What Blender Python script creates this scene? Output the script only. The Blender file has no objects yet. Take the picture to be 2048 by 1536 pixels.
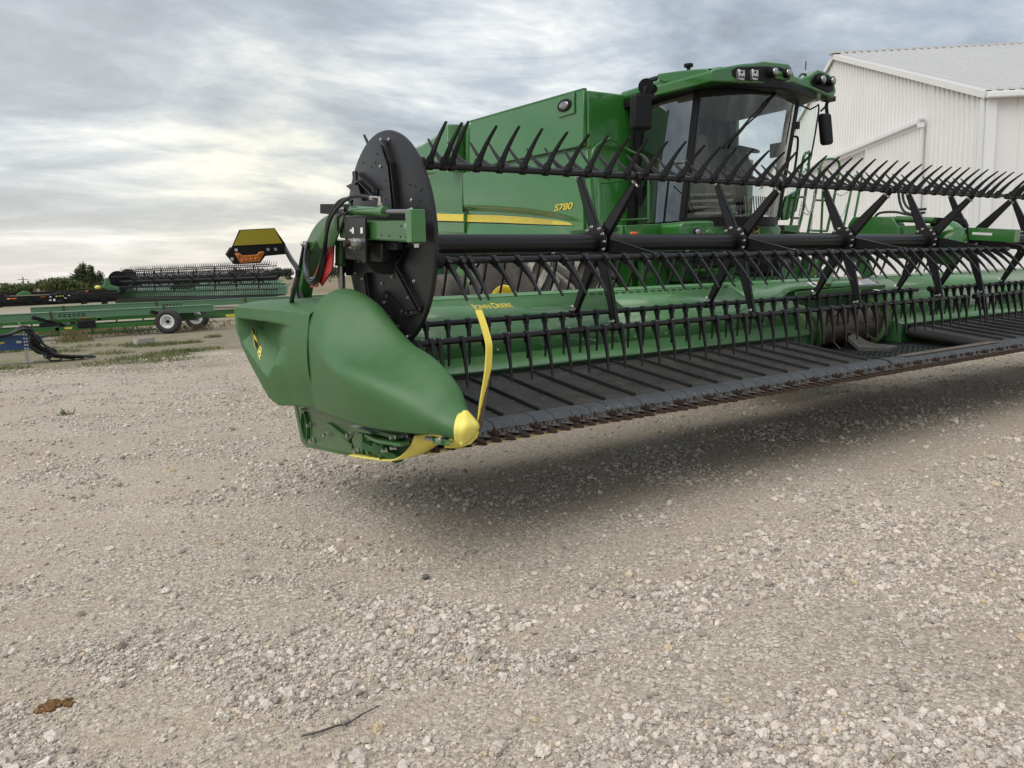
import bpy, bmesh, math, random
from mathutils import Vector, Matrix, noise
from math import sin, cos, pi, radians as R
random.seed(7)
sc = bpy.context.scene
col = sc.collection

# ---------------------------------------------------------------- camera
FPX, EYE = 1520.0, Vector((0, 0, 1.7))
YAW, PITCH, ROLL = R(57.25), R(-8.5), R(1.75)
_fh = Vector((cos(YAW), sin(YAW), 0)); _r = Vector((sin(YAW), -cos(YAW), 0))
FWD = _fh * cos(PITCH) + Vector((0, 0, sin(PITCH)))
_u = _r.cross(FWD)
RT = _r * cos(ROLL) - _u * sin(ROLL)
UP = _u * cos(ROLL) + _r * sin(ROLL)
cam_d = bpy.data.cameras.new('camera'); cam = bpy.data.objects.new('camera', cam_d); col.objects.link(cam)
m = Matrix((RT, UP, -FWD)).transposed().to_4x4(); m.translation = EYE
cam.matrix_world = m
cam_d.sensor_fit = 'HORIZONTAL'; cam_d.sensor_width = 36; cam_d.lens = 36 * FPX / 2048
cam_d.clip_start = .05; cam_d.clip_end = 6000
sc.camera = cam
def ray(u, v):
    return (FWD * FPX + RT * (u - 1024) + UP * (768 - v)).normalized()
def at(axis, val, u, v):
    """point of the plane axis=val that is seen at photo position u,v (used while measuring the place)"""
    d = ray(u, v); return EYE + d * ((val - EYE[axis]) / d[axis])

# ---------------------------------------------------------------- light
SUN_DIR = Vector((-.60, -.10, .79)).normalized()       # towards the sun, behind cloud
SUN_EL = math.asin(SUN_DIR.z); SUN_AZ = math.atan2(SUN_DIR.x, SUN_DIR.y)
w = bpy.data.worlds.new('World'); sc.world = w; w.use_nodes = True
nt = w.node_tree; nt.nodes.clear()
def N(nt, typ, **k):
    n = nt.nodes.new(typ)
    for a, b in k.items():
        if a.startswith('i_'):
            key = a[2:]; n.inputs[int(key) if key.isdigit() else key.replace('_', ' ')].default_value = b
        else: setattr(n, a, b)
    return n
def L(nt, a, b): nt.links.new(a, b)
def math_n(nt, op, a, b=None, c=None, clamp=False):
    n = nt.nodes.new('ShaderNodeMath'); n.operation = op; n.use_clamp = clamp
    for i, x in enumerate((a, b, c)):
        if x is None: continue
        if isinstance(x, (int, float)): n.inputs[i].default_value = x
        else: L(nt, x, n.inputs[i])
    return n.outputs[0]
def ramp(nt, fac, stops, interp='LINEAR'):
    n = nt.nodes.new('ShaderNodeValToRGB'); cr = n.color_ramp; cr.interpolation = interp
    while len(cr.elements) > 1: cr.elements.remove(cr.elements[-1])
    for i, (p, c) in enumerate(stops):
        e = cr.elements[0] if i == 0 else cr.elements.new(p)
        e.position = p; e.color = (c[0], c[1], c[2], 1) if hasattr(c, '__len__') else (c, c, c, 1)
    L(nt, fac, n.inputs[0]); return n.outputs[0]
def mixc(nt, fac, a, b, mode='MIX'):
    n = nt.nodes.new('ShaderNodeMix'); n.data_type = 'RGBA'; n.blend_type = mode
    for s, x in ((n.inputs[0], fac), (n.inputs[6], a), (n.inputs[7], b)):
        if isinstance(x, (int, float)): s.default_value = x
        elif isinstance(x, (tuple, list)): s.default_value = (x[0], x[1], x[2], 1)
        else: L(nt, x, s)
    return n.outputs[2]
def noise_n(nt, vec, scale, detail=4, rough=.55, dist=0):
    n = nt.nodes.new('ShaderNodeTexNoise'); n.inputs['Scale'].default_value = scale
    n.inputs['Detail'].default_value = detail; n.inputs['Roughness'].default_value = rough
    n.inputs['Distortion'].default_value = dist
    if vec is not None: L(nt, vec, n.inputs['Vector'])
    return n.outputs[0]
tc = N(nt, 'ShaderNodeTexCoord')
sky = N(nt, 'ShaderNodeTexSky', sky_type='NISHITA', sun_disc=False)
sky.sun_elevation = SUN_EL; sky.sun_rotation = SUN_AZ; sky.air_density = 1.2; sky.dust_density = 2.0
bg_sky = N(nt, 'ShaderNodeBackground', i_Strength=.09); L(nt, sky.outputs[0], bg_sky.inputs[0])
sep = N(nt, 'ShaderNodeSeparateXYZ'); L(nt, tc.outputs['Generated'], sep.inputs[0])
zc = math_n(nt, 'MAXIMUM', sep.outputs[2], 0.0)
den = math_n(nt, 'ADD', zc, .16)
px = math_n(nt, 'DIVIDE', sep.outputs[0], den); py = math_n(nt, 'DIVIDE', sep.outputs[1], den)
cv = N(nt, 'ShaderNodeCombineXYZ'); L(nt, px, cv.inputs[0]); L(nt, py, cv.inputs[1])
mp = N(nt, 'ShaderNodeMapping'); L(nt, cv.outputs[0], mp.inputs[0])
mp.inputs['Rotation'].default_value = (0, 0, R(-25)); mp.inputs['Scale'].default_value = (.8, 1.15, 1); mp.inputs['Location'].default_value = (3.1, .4, 0)
n1 = noise_n(nt, mp.outputs[0], 1.25, 8, .58, .45)
n2 = noise_n(nt, mp.outputs[0], 3.6, 7, .62, .3)
n3 = noise_n(nt, mp.outputs[0], .45, 2, .5)
# the sun behind the cloud deck makes a broad pale glow round its direction
GLOW = Vector((-.02, 1.0, .20)).normalized()
dt = N(nt, 'ShaderNodeVectorMath', operation='DOT_PRODUCT'); L(nt, tc.outputs['Generated'], dt.inputs[0]); dt.inputs[1].default_value = GLOW
gl = math_n(nt, 'POWER', math_n(nt, 'MAXIMUM', dt.outputs['Value'], 0.0), 14.0)
cl = math_n(nt, 'ADD', math_n(nt, 'ADD', math_n(nt, 'MULTIPLY', n1, .60), math_n(nt, 'MULTIPLY', n2, .20)), math_n(nt, 'MULTIPLY', n3, .20))
cl = math_n(nt, 'ADD', cl, math_n(nt, 'MULTIPLY', gl, .008))
ccol = ramp(nt, cl, [(.38, (.25, .28, .33)), (.455, (.345, .38, .43)), (.515, (.47, .51, .555)), (.57, (.66, .69, .71)), (.63, (.92, .92, .89)), (.71, (1.1, 1.08, 1.0))])
warm = mixc(nt, math_n(nt, 'MULTIPLY', gl, .16), ccol, (1.12, 1.05, .87))
dt2 = N(nt, 'ShaderNodeVectorMath', operation='DOT_PRODUCT'); L(nt, tc.outputs['Generated'], dt2.inputs[0]); dt2.inputs[1].default_value = ray(560, 400)
gl2 = math_n(nt, 'POWER', math_n(nt, 'MAXIMUM', dt2.outputs['Value'], 0.0), 110.0)
warm = mixc(nt, math_n(nt, 'MULTIPLY', math_n(nt, 'MULTIPLY', gl2, .55), ramp(nt, cl, [(.44, .25), (.56, 1)])), warm, (1.08, 1.0, .74))
hz = ramp(nt, zc, [(0, 1), (.03, .78), (.075, .30), (.15, 0)])
ccol2 = mixc(nt, math_n(nt, 'MULTIPLY', hz, .75), warm, (.80, .745, .675))
bg_cl = N(nt, 'ShaderNodeBackground', i_Strength=.66); L(nt, ccol2, bg_cl.inputs[0])
cov = ramp(nt, cl, [(.38, .95), (.48, .84), (.56, .93), (.62, 1)])
ms = N(nt, 'ShaderNodeMixShader'); L(nt, cov, ms.inputs[0]); L(nt, bg_sky.outputs[0], ms.inputs[1]); L(nt, bg_cl.outputs[0], ms.inputs[2])
wo = N(nt, 'ShaderNodeOutputWorld'); L(nt, ms.outputs[0], wo.inputs[0])

sd = bpy.data.lights.new('sun', 'SUN'); sd.energy = 1.3; sd.angle = R(62); sd.color = (1, .955, .89)
so = bpy.data.objects.new('sun', sd); col.objects.link(so)
so.rotation_euler = SUN_DIR.to_track_quat('Z', 'Y').to_euler(); so.location = (0, 0, 30)

vs = sc.view_settings
vs.view_transform = 'Standard'; vs.look = 'None'; vs.gamma = 1; vs.exposure = 0.90; vs.use_curve_mapping = False

# ---------------------------------------------------------------- materials
MAT = {}
def mat(name, base, rough=.5, metal=0, coat=0, var=0, vscale=6, bump=0, bscale=60, spec=.5, dust=0, dustcol=(.34, .30, .24), detail=4):
    m = bpy.data.materials.new(name); m.use_nodes = True; nt = m.node_tree
    b = nt.nodes['Principled BSDF']
    b.inputs['Base Color'].default_value = (*base, 1); b.inputs['Roughness'].default_value = rough
    b.inputs['Metallic'].default_value = metal; b.inputs['Coat Weight'].default_value = coat
    b.inputs['Coat Roughness'].default_value = .06; b.inputs['Specular IOR Level'].default_value = spec
    g = N(nt, 'ShaderNodeNewGeometry')
    c = None
    if var:
        f = noise_n(nt, g.outputs['Position'], vscale, detail, .6)
        lo = tuple(x * (1 - var) for x in base); hi = tuple(min(1, x * (1 + var)) for x in base)
        c = ramp(nt, f, [(.3, lo), (.7, hi)])
    if dust:
        # dust settles on what faces up and in patches
        f = noise_n(nt, g.outputs['Position'], 9, 5, .65)
        sp = N(nt, 'ShaderNodeSeparateXYZ'); L(nt, g.outputs['Normal'], sp.inputs[0])
        up = math_n(nt, 'MULTIPLY_ADD', sp.outputs[2], .5, .5, True)
        fac = math_n(nt, 'MULTIPLY', math_n(nt, 'MULTIPLY', ramp(nt, f, [(.35, .15), (.75, 1)]), up), dust, clamp=True)
        c = mixc(nt, fac, c if c is not None else base, dustcol)
        rr = math_n(nt, 'MULTIPLY_ADD', fac, .5, rough, True); L(nt, rr, b.inputs['Roughness'])
    if c is not None: L(nt, c, b.inputs['Base Color'])
    if bump:
        f = noise_n(nt, g.outputs['Position'], bscale, 3, .6)
        bn = N(nt, 'ShaderNodeBump', i_Strength=bump, i_Distance=.01); L(nt, f, bn.inputs['Height']); L(nt, bn.outputs[0], b.inputs['Normal'])
    MAT[name] = m; return m
mat('green_paint', (.020, .135, .018), .22, coat=.6, var=.08, vscale=1.3, dust=.10)
mat('green_panel', (.024, .155, .022), .24, coat=1.0, var=.08, vscale=1.2, bump=.5, bscale=.9, dust=.08)
mat('green_sheet', (.050, .185, .055), .38, coat=.55, var=.10, vscale=2.5, dust=.22)
mat('green_plastic', (.040, .128, .036), .46, spec=.5, var=.05, vscale=2, bump=.05, bscale=420, dust=.13, dustcol=(.22, .25, .19), detail=6)
mat('green_frame', (.026, .115, .024), .33, coat=.3, var=.12, vscale=8, dust=.14)
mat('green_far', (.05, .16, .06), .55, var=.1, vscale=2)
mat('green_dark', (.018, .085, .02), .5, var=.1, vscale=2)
mat('black_paint', (.0065, .0065, .0075), .34, spec=.4, var=.15, vscale=4, dust=.05, dustcol=(.12, .11, .10))
mat('black_disc', (.0095, .0095, .0105), .38, spec=.45, var=.2, vscale=2.2, bump=.02, bscale=3, dust=.06, dustcol=(.16, .15, .14))
mat('black_plastic', (.0075, .0075, .008), .5, spec=.22, var=.12, vscale=12, bump=.04, bscale=300)
mat('tine_plastic', (.0075, .0075, .0085), .42, spec=.4, var=.15, vscale=10, dust=.06, dustcol=(.2, .2, .2))
mat('black_far', (.009, .009, .010), .6, spec=.3)
mat('green_pale', (.095, .205, .115), .45, coat=.2, var=.08, vscale=1.2)
mat('rubber', (.021, .020, .019), .62, var=.2, vscale=14, bump=.08, bscale=120, dust=.30, dustcol=(.10, .09, .08))
mat('slat_rubber', (.010, .010, .010), .6)
mat('tyre_lug', (.25, .235, .20), .8, var=.4, vscale=30, bump=.3, bscale=120, detail=6)
mat('belt', (.029, .027, .024), .46, var=.3, vscale=5, bump=.05, bscale=90, dust=.42, dustcol=(.12, .108, .09), detail=7)
mat('tyre', (.030, .027, .024), .7, var=.3, vscale=5, bump=.15, bscale=50, dust=.65, dustcol=(.22, .19, .155), detail=7)
mat('grey_cap', (.060, .067, .075), .48, var=.18, vscale=9, dust=.22, dustcol=(.2, .19, .17), detail=6)
mat('yellow', (.72, .58, .06), .38, coat=.2, var=.06, vscale=6)
mat('yellow_pale', (.80, .70, .14), .42, var=.06, vscale=6, dust=.08)
mat('yellow_worn', (.50, .42, .10), .55, var=.25, vscale=30, dust=.3)
mat('reflect_yellow', (.30, .245, .015), .35, var=.06, vscale=160)
mat('worn_steel', (.095, .070, .048), .62, metal=.4, var=.45, vscale=90, bump=.3, bscale=200, detail=6)
mat('rust', (.046, .025, .016), .75, metal=.3, var=.55, vscale=60, bump=.3, bscale=180, detail=6)
mat('zinc', (.55, .55, .53), .33, metal=.85, var=.2, vscale=40)
mat('knife_steel', (.13, .125, .115), .55, metal=.4, var=.4, vscale=70, detail=6)
mat('chrome', (.6, .6, .6), .15, metal=1)
mat('rod_steel', (.30, .30, .30), .25, metal=.9)
mat('white_paint', (.78, .78, .76), .5, var=.05, vscale=8)
mat('white_label', (.72, .72, .70), .5)
mat('orange', (.70, .13, .015), .3, coat=.4)
mat('amber', (.42, .11, .008), .18, coat=.5, var=.25, vscale=60)
mat('red', (.40, .016, .014), .42, var=.12, vscale=6)
mat('blue', (.022, .085, .26), .4, var=.15, vscale=4, dust=.15)
mat('hose', (.015, .015, .016), .42, var=.1, vscale=30)
mat('braid', (.19, .205, .22), .6, var=.4, vscale=120)
mat('shed_wall', (.77, .765, .745), .45, var=.03, vscale=.8)
mat('shed_side', (.76, .755, .745), .45, var=.03, vscale=.8)
mat('shed_trim', (.76, .765, .77), .4, var=.02, vscale=1)
mat('shed_roof', (.52, .52, .515), .4, var=.03, vscale=.7)
mat('seat_cloth', (.16, .145, .11), .8, var=.2, vscale=20)
mat('cab_dark', (.009, .009, .009), .6, spec=.3)
mat('cab_tan', (.19, .175, .14), .7, var=.1, vscale=10)
mat('headliner', (.17, .16, .125), .75, var=.08, vscale=12)
mat('lamp_lens', (.34, .35, .36), .06, metal=.85)
mat('mesh_plate', (.022, .022, .022), .5, metal=.4, var=.3, vscale=40)
mat('concrete', (.40, .38, .33), .85, var=.2, vscale=20, bump=.2, bscale=60)
mat('bark', (.09, .07, .05), .9, var=.3, vscale=10)
mat('wood_pole', (.13, .11, .09), .9)
def glass_mat(name, tint, refl=1.0, rough=.02):
    m = bpy.data.materials.new(name); m.use_nodes = True; nt = m.node_tree; nt.nodes.clear()
    t = N(nt, 'ShaderNodeBsdfTransparent'); t.inputs[0].default_value = (*tint, 1)
    g = N(nt, 'ShaderNodeBsdfGlossy'); g.inputs['Roughness'].default_value = rough; g.inputs[0].default_value = (.95, 1, .98, 1)
    ge = N(nt, 'ShaderNodeNewGeometry'); dp_ = N(nt, 'ShaderNodeVectorMath', operation='DOT_PRODUCT'); L(nt, ge.outputs['Normal'], dp_.inputs[0]); L(nt, ge.outputs['Incoming'], dp_.inputs[1])
    k_ = math_n(nt, 'POWER', math_n(nt, 'SUBTRACT', 1.0, math_n(nt, 'ABSOLUTE', dp_.outputs['Value'])), 5.0)
    f = math_n(nt, 'MULTIPLY', math_n(nt, 'MULTIPLY_ADD', k_, .955, .045), refl, clamp=True)
    mx = N(nt, 'ShaderNodeMixShader'); L(nt, f, mx.inputs[0]); L(nt, t.outputs[0], mx.inputs[1]); L(nt, g.outputs[0], mx.inputs[2])
    o = N(nt, 'ShaderNodeOutputMaterial'); L(nt, mx.outputs[0], o.inputs[0]); MAT[name] = m
glass_mat('glass', (.82, .87, .85), 1.35)
glass_mat('glass_dark', (.36, .41, .38), 5.0)
glass_mat('glass_clear', (.86, .95, .92), 1.5)
# belt-worn yellow crop rod: paint gone on the lower part
def gradient_worn(name):
    m = bpy.data.materials.new(name); m.use_nodes = True; nt = m.node_tree; b = nt.nodes['Principled BSDF']
    g = N(nt, 'ShaderNodeNewGeometry'); sp = N(nt, 'ShaderNodeSeparateXYZ'); L(nt, g.outputs['Position'], sp.inputs[0])
    n = noise_n(nt, g.outputs['Position'], 45, 6, .65)
    edge = math_n(nt, 'ADD', sp.outputs[2], math_n(nt, 'MULTIPLY_ADD', n, .16, -.08))
    f = ramp(nt, math_n(nt, 'MULTIPLY_ADD', edge, 1.0, 0.0), [(.0, 0), (1.0, 1)])
    fac = math_n(nt, 'GREATER_THAN', math_n(nt, 'ADD', edge, math_n(nt, 'MULTIPLY', math_n(nt, 'SUBTRACT', 1.98, sp.outputs[0]), 9)), 1.07)
    n2 = noise_n(nt, g.outputs['Position'], 160, 5, .7)
    wc = ramp(nt, n2, [(.3, (.045, .032, .022)), (.55, (.12, .085, .055)), (.75, (.21, .16, .11))])
    L(nt, mixc(nt, fac, wc, (.78, .64, .10)), b.inputs['Base Color']); b.inputs['Roughness'].default_value = .5
    MAT[name] = m
gradient_worn('rod_yellow')

# ---------------------------------------------------------------- mesh helpers
WLOC = {}
class MB:
    def __init__(s): s.v = []; s.f = []
    def add(s, vs, fs):
        o = len(s.v); s.v += [Vector(p) for p in vs]; s.f += [tuple(i + o for i in f) for f in fs]; return s
    def box(s, c, size, rot=None):
        c = Vector(c); h = Vector(size) / 2; vs = []
        for x in (-1, 1):
            for y in (-1, 1):
                for z in (-1, 1):
                    p = Vector((x * h.x, y * h.y, z * h.z)); vs.append(c + (rot @ p if rot else p))
        return s.add(vs, [(0, 1, 3, 2), (4, 6, 7, 5), (0, 4, 5, 1), (2, 3, 7, 6), (0, 2, 6, 4), (1, 5, 7, 3)])
    def bx(s, x0, x1, y0, y1, z0, z1): return s.box(((x0 + x1) / 2, (y0 + y1) / 2, (z0 + z1) / 2), (abs(x1 - x0), abs(y1 - y0), abs(z1 - z0)))
    def bar(s, p, q, wd, ht, upv=(0, 0, 1), w2=None, h2=None):
        p = Vector(p); q = Vector(q); d = (q - p).normalized(); upv = Vector(upv)
        if abs(d.dot(upv)) > .98: upv = Vector((0, 1, 0))
        a = d.cross(upv).normalized(); b = a.cross(d).normalized()
        w2 = wd if w2 is None else w2; h2 = ht if h2 is None else h2
        vs = [p + a * sx * wd / 2 + b * sz * ht / 2 for sx, sz in ((-1, -1), (1, -1), (1, 1), (-1, 1))] + \
             [q + a * sx * w2 / 2 + b * sz * h2 / 2 for sx, sz in ((-1, -1), (1, -1), (1, 1), (-1, 1))]
        return s.add(vs, [(3, 2, 1, 0), (4, 5, 6, 7), (0, 1, 5, 4), (1, 2, 6, 5), (2, 3, 7, 6), (3, 0, 4, 7)])
    def tube(s, pts, r, n=10, cap=True, r2=None):
        pts = [Vector(p) for p in pts]; rings = []; fs = []
        t = (pts[1] - pts[0]).normalized(); ref = Vector((0, 0, 1)) if abs(t.z) < .9 else Vector((0, 1, 0))
        a = t.cross(ref).normalized()
        for i, p in enumerate(pts):
            t = ((pts[i + 1] if i + 1 < len(pts) else p) - (pts[i - 1] if i else p)).normalized()
            a = (a - t * a.dot(t)).normalized(); b = t.cross(a)
            rr = r if r2 is None else r + (r2 - r) * i / (len(pts) - 1)
            rings.append([p + (a * cos(2 * pi * k / n) + b * sin(2 * pi * k / n)) * rr for k in range(n)])
        for i in range(len(pts) - 1):
            for k in range(n):
                k2 = (k + 1) % n; fs.append((i * n + k, i * n + k2, (i + 1) * n + k2, (i + 1) * n + k))
        if cap: fs += [tuple(reversed(range(n))), tuple(range((len(pts) - 1) * n, len(pts) * n))]
        return s.add([p for rg in rings for p in rg], fs)
    def cyl(s, p, q, r, n=12, r2=None): return s.tube([p, q], r, n, True, r2)
    def prism(s, poly, ext):
        poly = [Vector(p) for p in poly]; ext = Vector(ext); n = len(poly)
        nrm = Vector((0, 0, 0))
        for i in range(n): nrm += poly[i].cross(poly[(i + 1) % n])
        if nrm.dot(ext) > 0: poly = poly[::-1]
        fs = [tuple(range(n)), tuple(reversed(range(n, 2 * n)))]
        fs += [((i + 1) % n, i, n + i, n + (i + 1) % n) for i in range(n)]
        return s.add(poly + [p + ext for p in poly], fs)
    def grid(s, rows, closed=False):
        n = len(rows[0]); vs = [p for r in rows for p in r]; fs = []
        for i in range(len(rows) - 1):
            for j in range(n if closed else n - 1):
                j2 = (j + 1) % n; fs.append((i * n + j, i * n + j2, (i + 1) * n + j2, (i + 1) * n + j))
        return s.add(vs, fs)
    def bolt(s, p, nrm, r=.011, h=.012):
        p = Vector(p); nrm = Vector(nrm).normalized()
        s.cyl(p, p + nrm * .003, r * 1.45, 10); s.cyl(p + nrm * .003, p + nrm * h, r, 6); return s
    def sphere(s, c, r, n=10, m=6):
        rows = []
        for i in range(m + 1):
            th = pi * i / m
            rows.append([Vector(c) + Vector((sin(th) * cos(2 * pi * k / n) * (r if not hasattr(r, '__len__') else r[0]), sin(th) * sin(2 * pi * k / n) * (r if not hasattr(r, '__len__') else r[1]), cos(th) * (r if not hasattr(r, '__len__') else r[2]))) for k in range(n)])
        return s.grid(rows, True)
    def build(s, name, m, parent=None, bevel=0, smooth=35, solid=0, kind=None, label=None, seg=2):
        lo = Vector([min(p[i] for p in s.v) for i in range(3)]); hi = Vector([max(p[i] for p in s.v) for i in range(3)])
        c = (lo + hi) / 2
        me = bpy.data.meshes.new(name); me.from_pydata([p - c for p in s.v], [], s.f)
        me.materials.append(MAT[m] if isinstance(m, str) else m)
        me.update()
        bm = bmesh.new(); bm.from_mesh(me); bmesh.ops.recalc_face_normals(bm, faces=bm.faces); bm.to_mesh(me); bm.free()
        if smooth:
            me.shade_smooth(); me.set_sharp_from_angle(angle=R(smooth))
        o = bpy.data.objects.new(name, me); col.objects.link(o); place(o, c, parent)
        if solid:
            md = o.modifiers.new('solid', 'SOLIDIFY'); md.thickness = solid; md.offset = 0
        if bevel:
            md = o.modifiers.new('bevel', 'BEVEL'); md.width = bevel; md.segments = seg; md.limit_method = 'ANGLE'; md.angle_limit = R(40)
            md.harden_normals = False
        if kind: o['kind'] = kind
        if label: o['label'] = label
        return o
def place(o, loc, parent=None):
    loc = Vector(loc); WLOC[o] = loc
    if parent: o.parent = parent; o.location = loc - WLOC[parent]
    else: o.location = loc
def empty(name, loc, label=None, cat=None, group=None):
    o = bpy.data.objects.new(name, None); col.objects.link(o); o.empty_display_size = .2; place(o, loc)
    tag(o, label, cat, group); return o
def tag(o, label=None, cat=None, group=None, kind=None):
    if label: o['label'] = label
    if cat: o['category'] = cat
    if group: o['group'] = group
    if kind: o['kind'] = kind
    return o
def inst(name, me, loc, parent, rot=None, scale=None):
    o = bpy.data.objects.new(name, me); col.objects.link(o); place(o, loc, parent)
    if rot: o.rotation_euler = rot
    if scale: o.scale = scale
    return o
def child_empty(name, loc, parent): 
    o = bpy.data.objects.new(name, None); col.objects.link(o); place(o, loc, parent); return o
def mesh_only(mb, name, m, smooth=35):
    me = bpy.data.meshes.new(name); me.from_pydata(mb.v, [], mb.f); me.materials.append(MAT[m])
    bm = bmesh.new(); bm.from_mesh(me); bmesh.ops.recalc_face_normals(bm, faces=bm.faces); bm.to_mesh(me); bm.free()
    me.shade_smooth(); me.set_sharp_from_angle(angle=R(smooth)); return me
def crom(pts, n):
    """smooth curve through pts, n steps a span"""
    pts = [Vector(p) for p in pts]; out = []
    for i in range(len(pts) - 1):
        p0 = pts[max(i - 1, 0)]; p1 = pts[i]; p2 = pts[i + 1]; p3 = pts[min(i + 2, len(pts) - 1)]
        for k in range(n):
            t = k / n
            out.append(.5 * ((2 * p1) + (p2 - p0) * t + (2 * p0 - 5 * p1 + 4 * p2 - p3) * t * t + (3 * p1 - p0 - 3 * p2 + p3) * t ** 3))
    out.append(pts[-1]); return out
def loft(secs, nu=4, nv=4):
    a = [crom(s, nu) for s in secs]; cols = [crom([r[j] for r in a], nv) for j in range(len(a[0]))]
    return [[cols[j][i] for j in range(len(cols))] for i in range(len(cols[0]))]
def lettering(body, name, m, parent, origin, xdir, ydir, size, ext=.001, bold=0, shear=0, align='LEFT', squash=1):
    cu = bpy.data.curves.new(name, 'FONT'); cu.body = body; cu.size = size; cu.extrude = ext; cu.offset = bold; cu.shear = shear; cu.align_x = align
    t = bpy.data.objects.new('t', cu); col.objects.link(t)
    dg = bpy.context.evaluated_depsgraph_get(); me = bpy.data.meshes.new_from_object(t.evaluated_get(dg))
    bpy.data.objects.remove(t)
    x = Vector(xdir).normalized(); z = x.cross(Vector(ydir)).normalized(); y = z.cross(x)
    M = Matrix((x * squash, y, z)).transposed().to_4x4(); me.transform(M)
    me.materials.clear(); me.materials.append(MAT[m]); me.name = name
    o = bpy.data.objects.new(name, me); col.objects.link(o); place(o, origin, parent); return o
def interp(x, pts):
    if x <= pts[0][0]: return pts[0][1]
    for (a, b), (c, d) in zip(pts, pts[1:]):
        if x <= c: return b + (d - b) * (x - a) / (c - a)
    return pts[-1][1]
def sstep(x, a, b):
    t = min(1, max(0, (x - a) / (b - a))); return t * t * (3 - 2 * t)
# ================================================================ GROUND
def ground_mat():
    m = bpy.data.materials.new('gravel_ground'); m.use_nodes = True; nt = m.node_tree; b = nt.nodes['Principled BSDF']
    g = N(nt, 'ShaderNodeNewGeometry'); P = g.outputs['Position']
    mpg = N(nt, 'ShaderNodeMapping'); L(nt, P, mpg.inputs[0]); mpg.inputs['Rotation'].default_value = (0, 0, R(33)); mpg.inputs['Scale'].default_value = (.55, 1.25, 1)
    big = noise_n(nt, mpg.outputs[0], .6, 5, .6, .4)
    mid = noise_n(nt, mpg.outputs[0], 2.3, 5, .62, .3)
    fine = noise_n(nt, P, 34, 6, .7)
    dirt = ramp(nt, fine, [(.25, (0.273, 0.219, 0.157)), (.5, (0.407, 0.337, 0.252)), (.75, (0.524, 0.445, 0.349))])
    def vor(scale):
        v = N(nt, 'ShaderNodeTexVoronoi', feature='F1'); v.inputs['Scale'].default_value = scale; v.inputs['Randomness'].default_value = 1
        L(nt, P, v.inputs['Vector']); sp = N(nt, 'ShaderNodeSeparateColor'); L(nt, v.outputs['Color'], sp.inputs[0]); return v.outputs['Distance'], sp.outputs[0]
    wob = N(nt, 'ShaderNodeTexNoise'); wob.inputs['Scale'].default_value = 30; wob.inputs['Detail'].default_value = 3; L(nt, P, wob.inputs['Vector'])
    wv = N(nt, 'ShaderNodeVectorMath', operation='MULTIPLY_ADD'); L(nt, wob.outputs['Color'], wv.inputs[0]); wv.inputs[1].default_value = (.03, .03, .03); L(nt, P, wv.inputs[2]); P = wv.outputs[0]
    d1, c1 = vor(46); d2, c2 = vor(105); d3, c3 = vor(17)
    st = ramp(nt, c1, [(0, (0.301, 0.262, 0.217)), (.35, (0.445, 0.392, 0.329)), (.7, (0.557, 0.496, 0.425)), (1, (0.735, 0.664, 0.577))])
    st2 = ramp(nt, c2, [(0, (0.268, 0.224, 0.177)), (.5, (0.457, 0.397, 0.323)), (1, (0.679, 0.606, 0.516))])
    stone = mixc(nt, ramp(nt, d1, [(.45, 0), (.62, 1)]), st, st2)
    gap = ramp(nt, d1, [(.42, 1), (.75, .80)])
    stone = mixc(nt, 1.0, stone, gap, 'MULTIPLY')
    cover = ramp(nt, math_n(nt, 'ADD', math_n(nt, 'MULTIPLY', big, .55), math_n(nt, 'MULTIPLY', mid, .45)), [(.40, .08), (.56, 1)])
    colr = mixc(nt, cover, mixc(nt, .35, dirt, st2), stone)
    colr = mixc(nt, 1.0, colr, ramp(nt, noise_n(nt, P, .23, 3, .5), [(.3, (.86, .85, .83)), (.7, (1.06, 1.05, 1.03))]), 'MULTIPLY')
    # behind the yard edge: thin grass and bare earth, then fields
    sp = N(nt, 'ShaderNodeSeparateXYZ'); L(nt, P, sp.inputs[0])
    edge = math_n(nt, 'ADD', sp.outputs[1], math_n(nt, 'MULTIPLY_ADD', noise_n(nt, P, .35, 4, .6), 12, -6))
    edge = math_n(nt, 'SUBTRACT', edge, math_n(nt, 'MULTIPLY', math_n(nt, 'MAXIMUM', math_n(nt, 'SUBTRACT', sp.outputs[0], 4.5), 0.0), 1.2))
    ef = ramp(nt, math_n(nt, 'DIVIDE', edge, 40), [(.40, 0), (.475, .85), (.66, .8), (.74, .35)])
    pat = noise_n(nt, P, 1.1, 6, .7, .5)
    turf = ramp(nt, pat, [(.36, (.19, .16, .115)), (.50, (.20, .175, .115)), (.60, (.135, .14, .060)), (.72, (.10, .125, .040))])
    turf = mixc(nt, 1.0, turf, ramp(nt, noise_n(nt, P, 13, 6, .75), [(.25, .55), (.75, 1.45)]), 'MULTIPLY')
    colr = mixc(nt, ef, colr, turf)
    ff = ramp(nt, math_n(nt, 'DIVIDE', sp.outputs[1], 400), [(.15, 0), (.2, 1)])
    field = ramp(nt, noise_n(nt, P, .012, 3, .6), [(.4, (.27, .20, .125)), (.55, (.20, .17, .10)), (.65, (.12, .13, .06))])
    colr = mixc(nt, ff, colr, field)
    L(nt, colr, b.inputs['Base Color']); b.inputs['Roughness'].default_value = .9; b.inputs['Specular IOR Level'].default_value = .25
    h = math_n(nt, 'ADD', math_n(nt, 'MULTIPLY', math_n(nt, 'SUBTRACT', 1, d1), math_n(nt, 'MULTIPLY', cover, .8)), math_n(nt, 'MULTIPLY', math_n(nt, 'SUBTRACT', 1, d2), .35))
    h = math_n(nt, 'ADD', h, math_n(nt, 'MULTIPLY', fine, .5))
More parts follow.
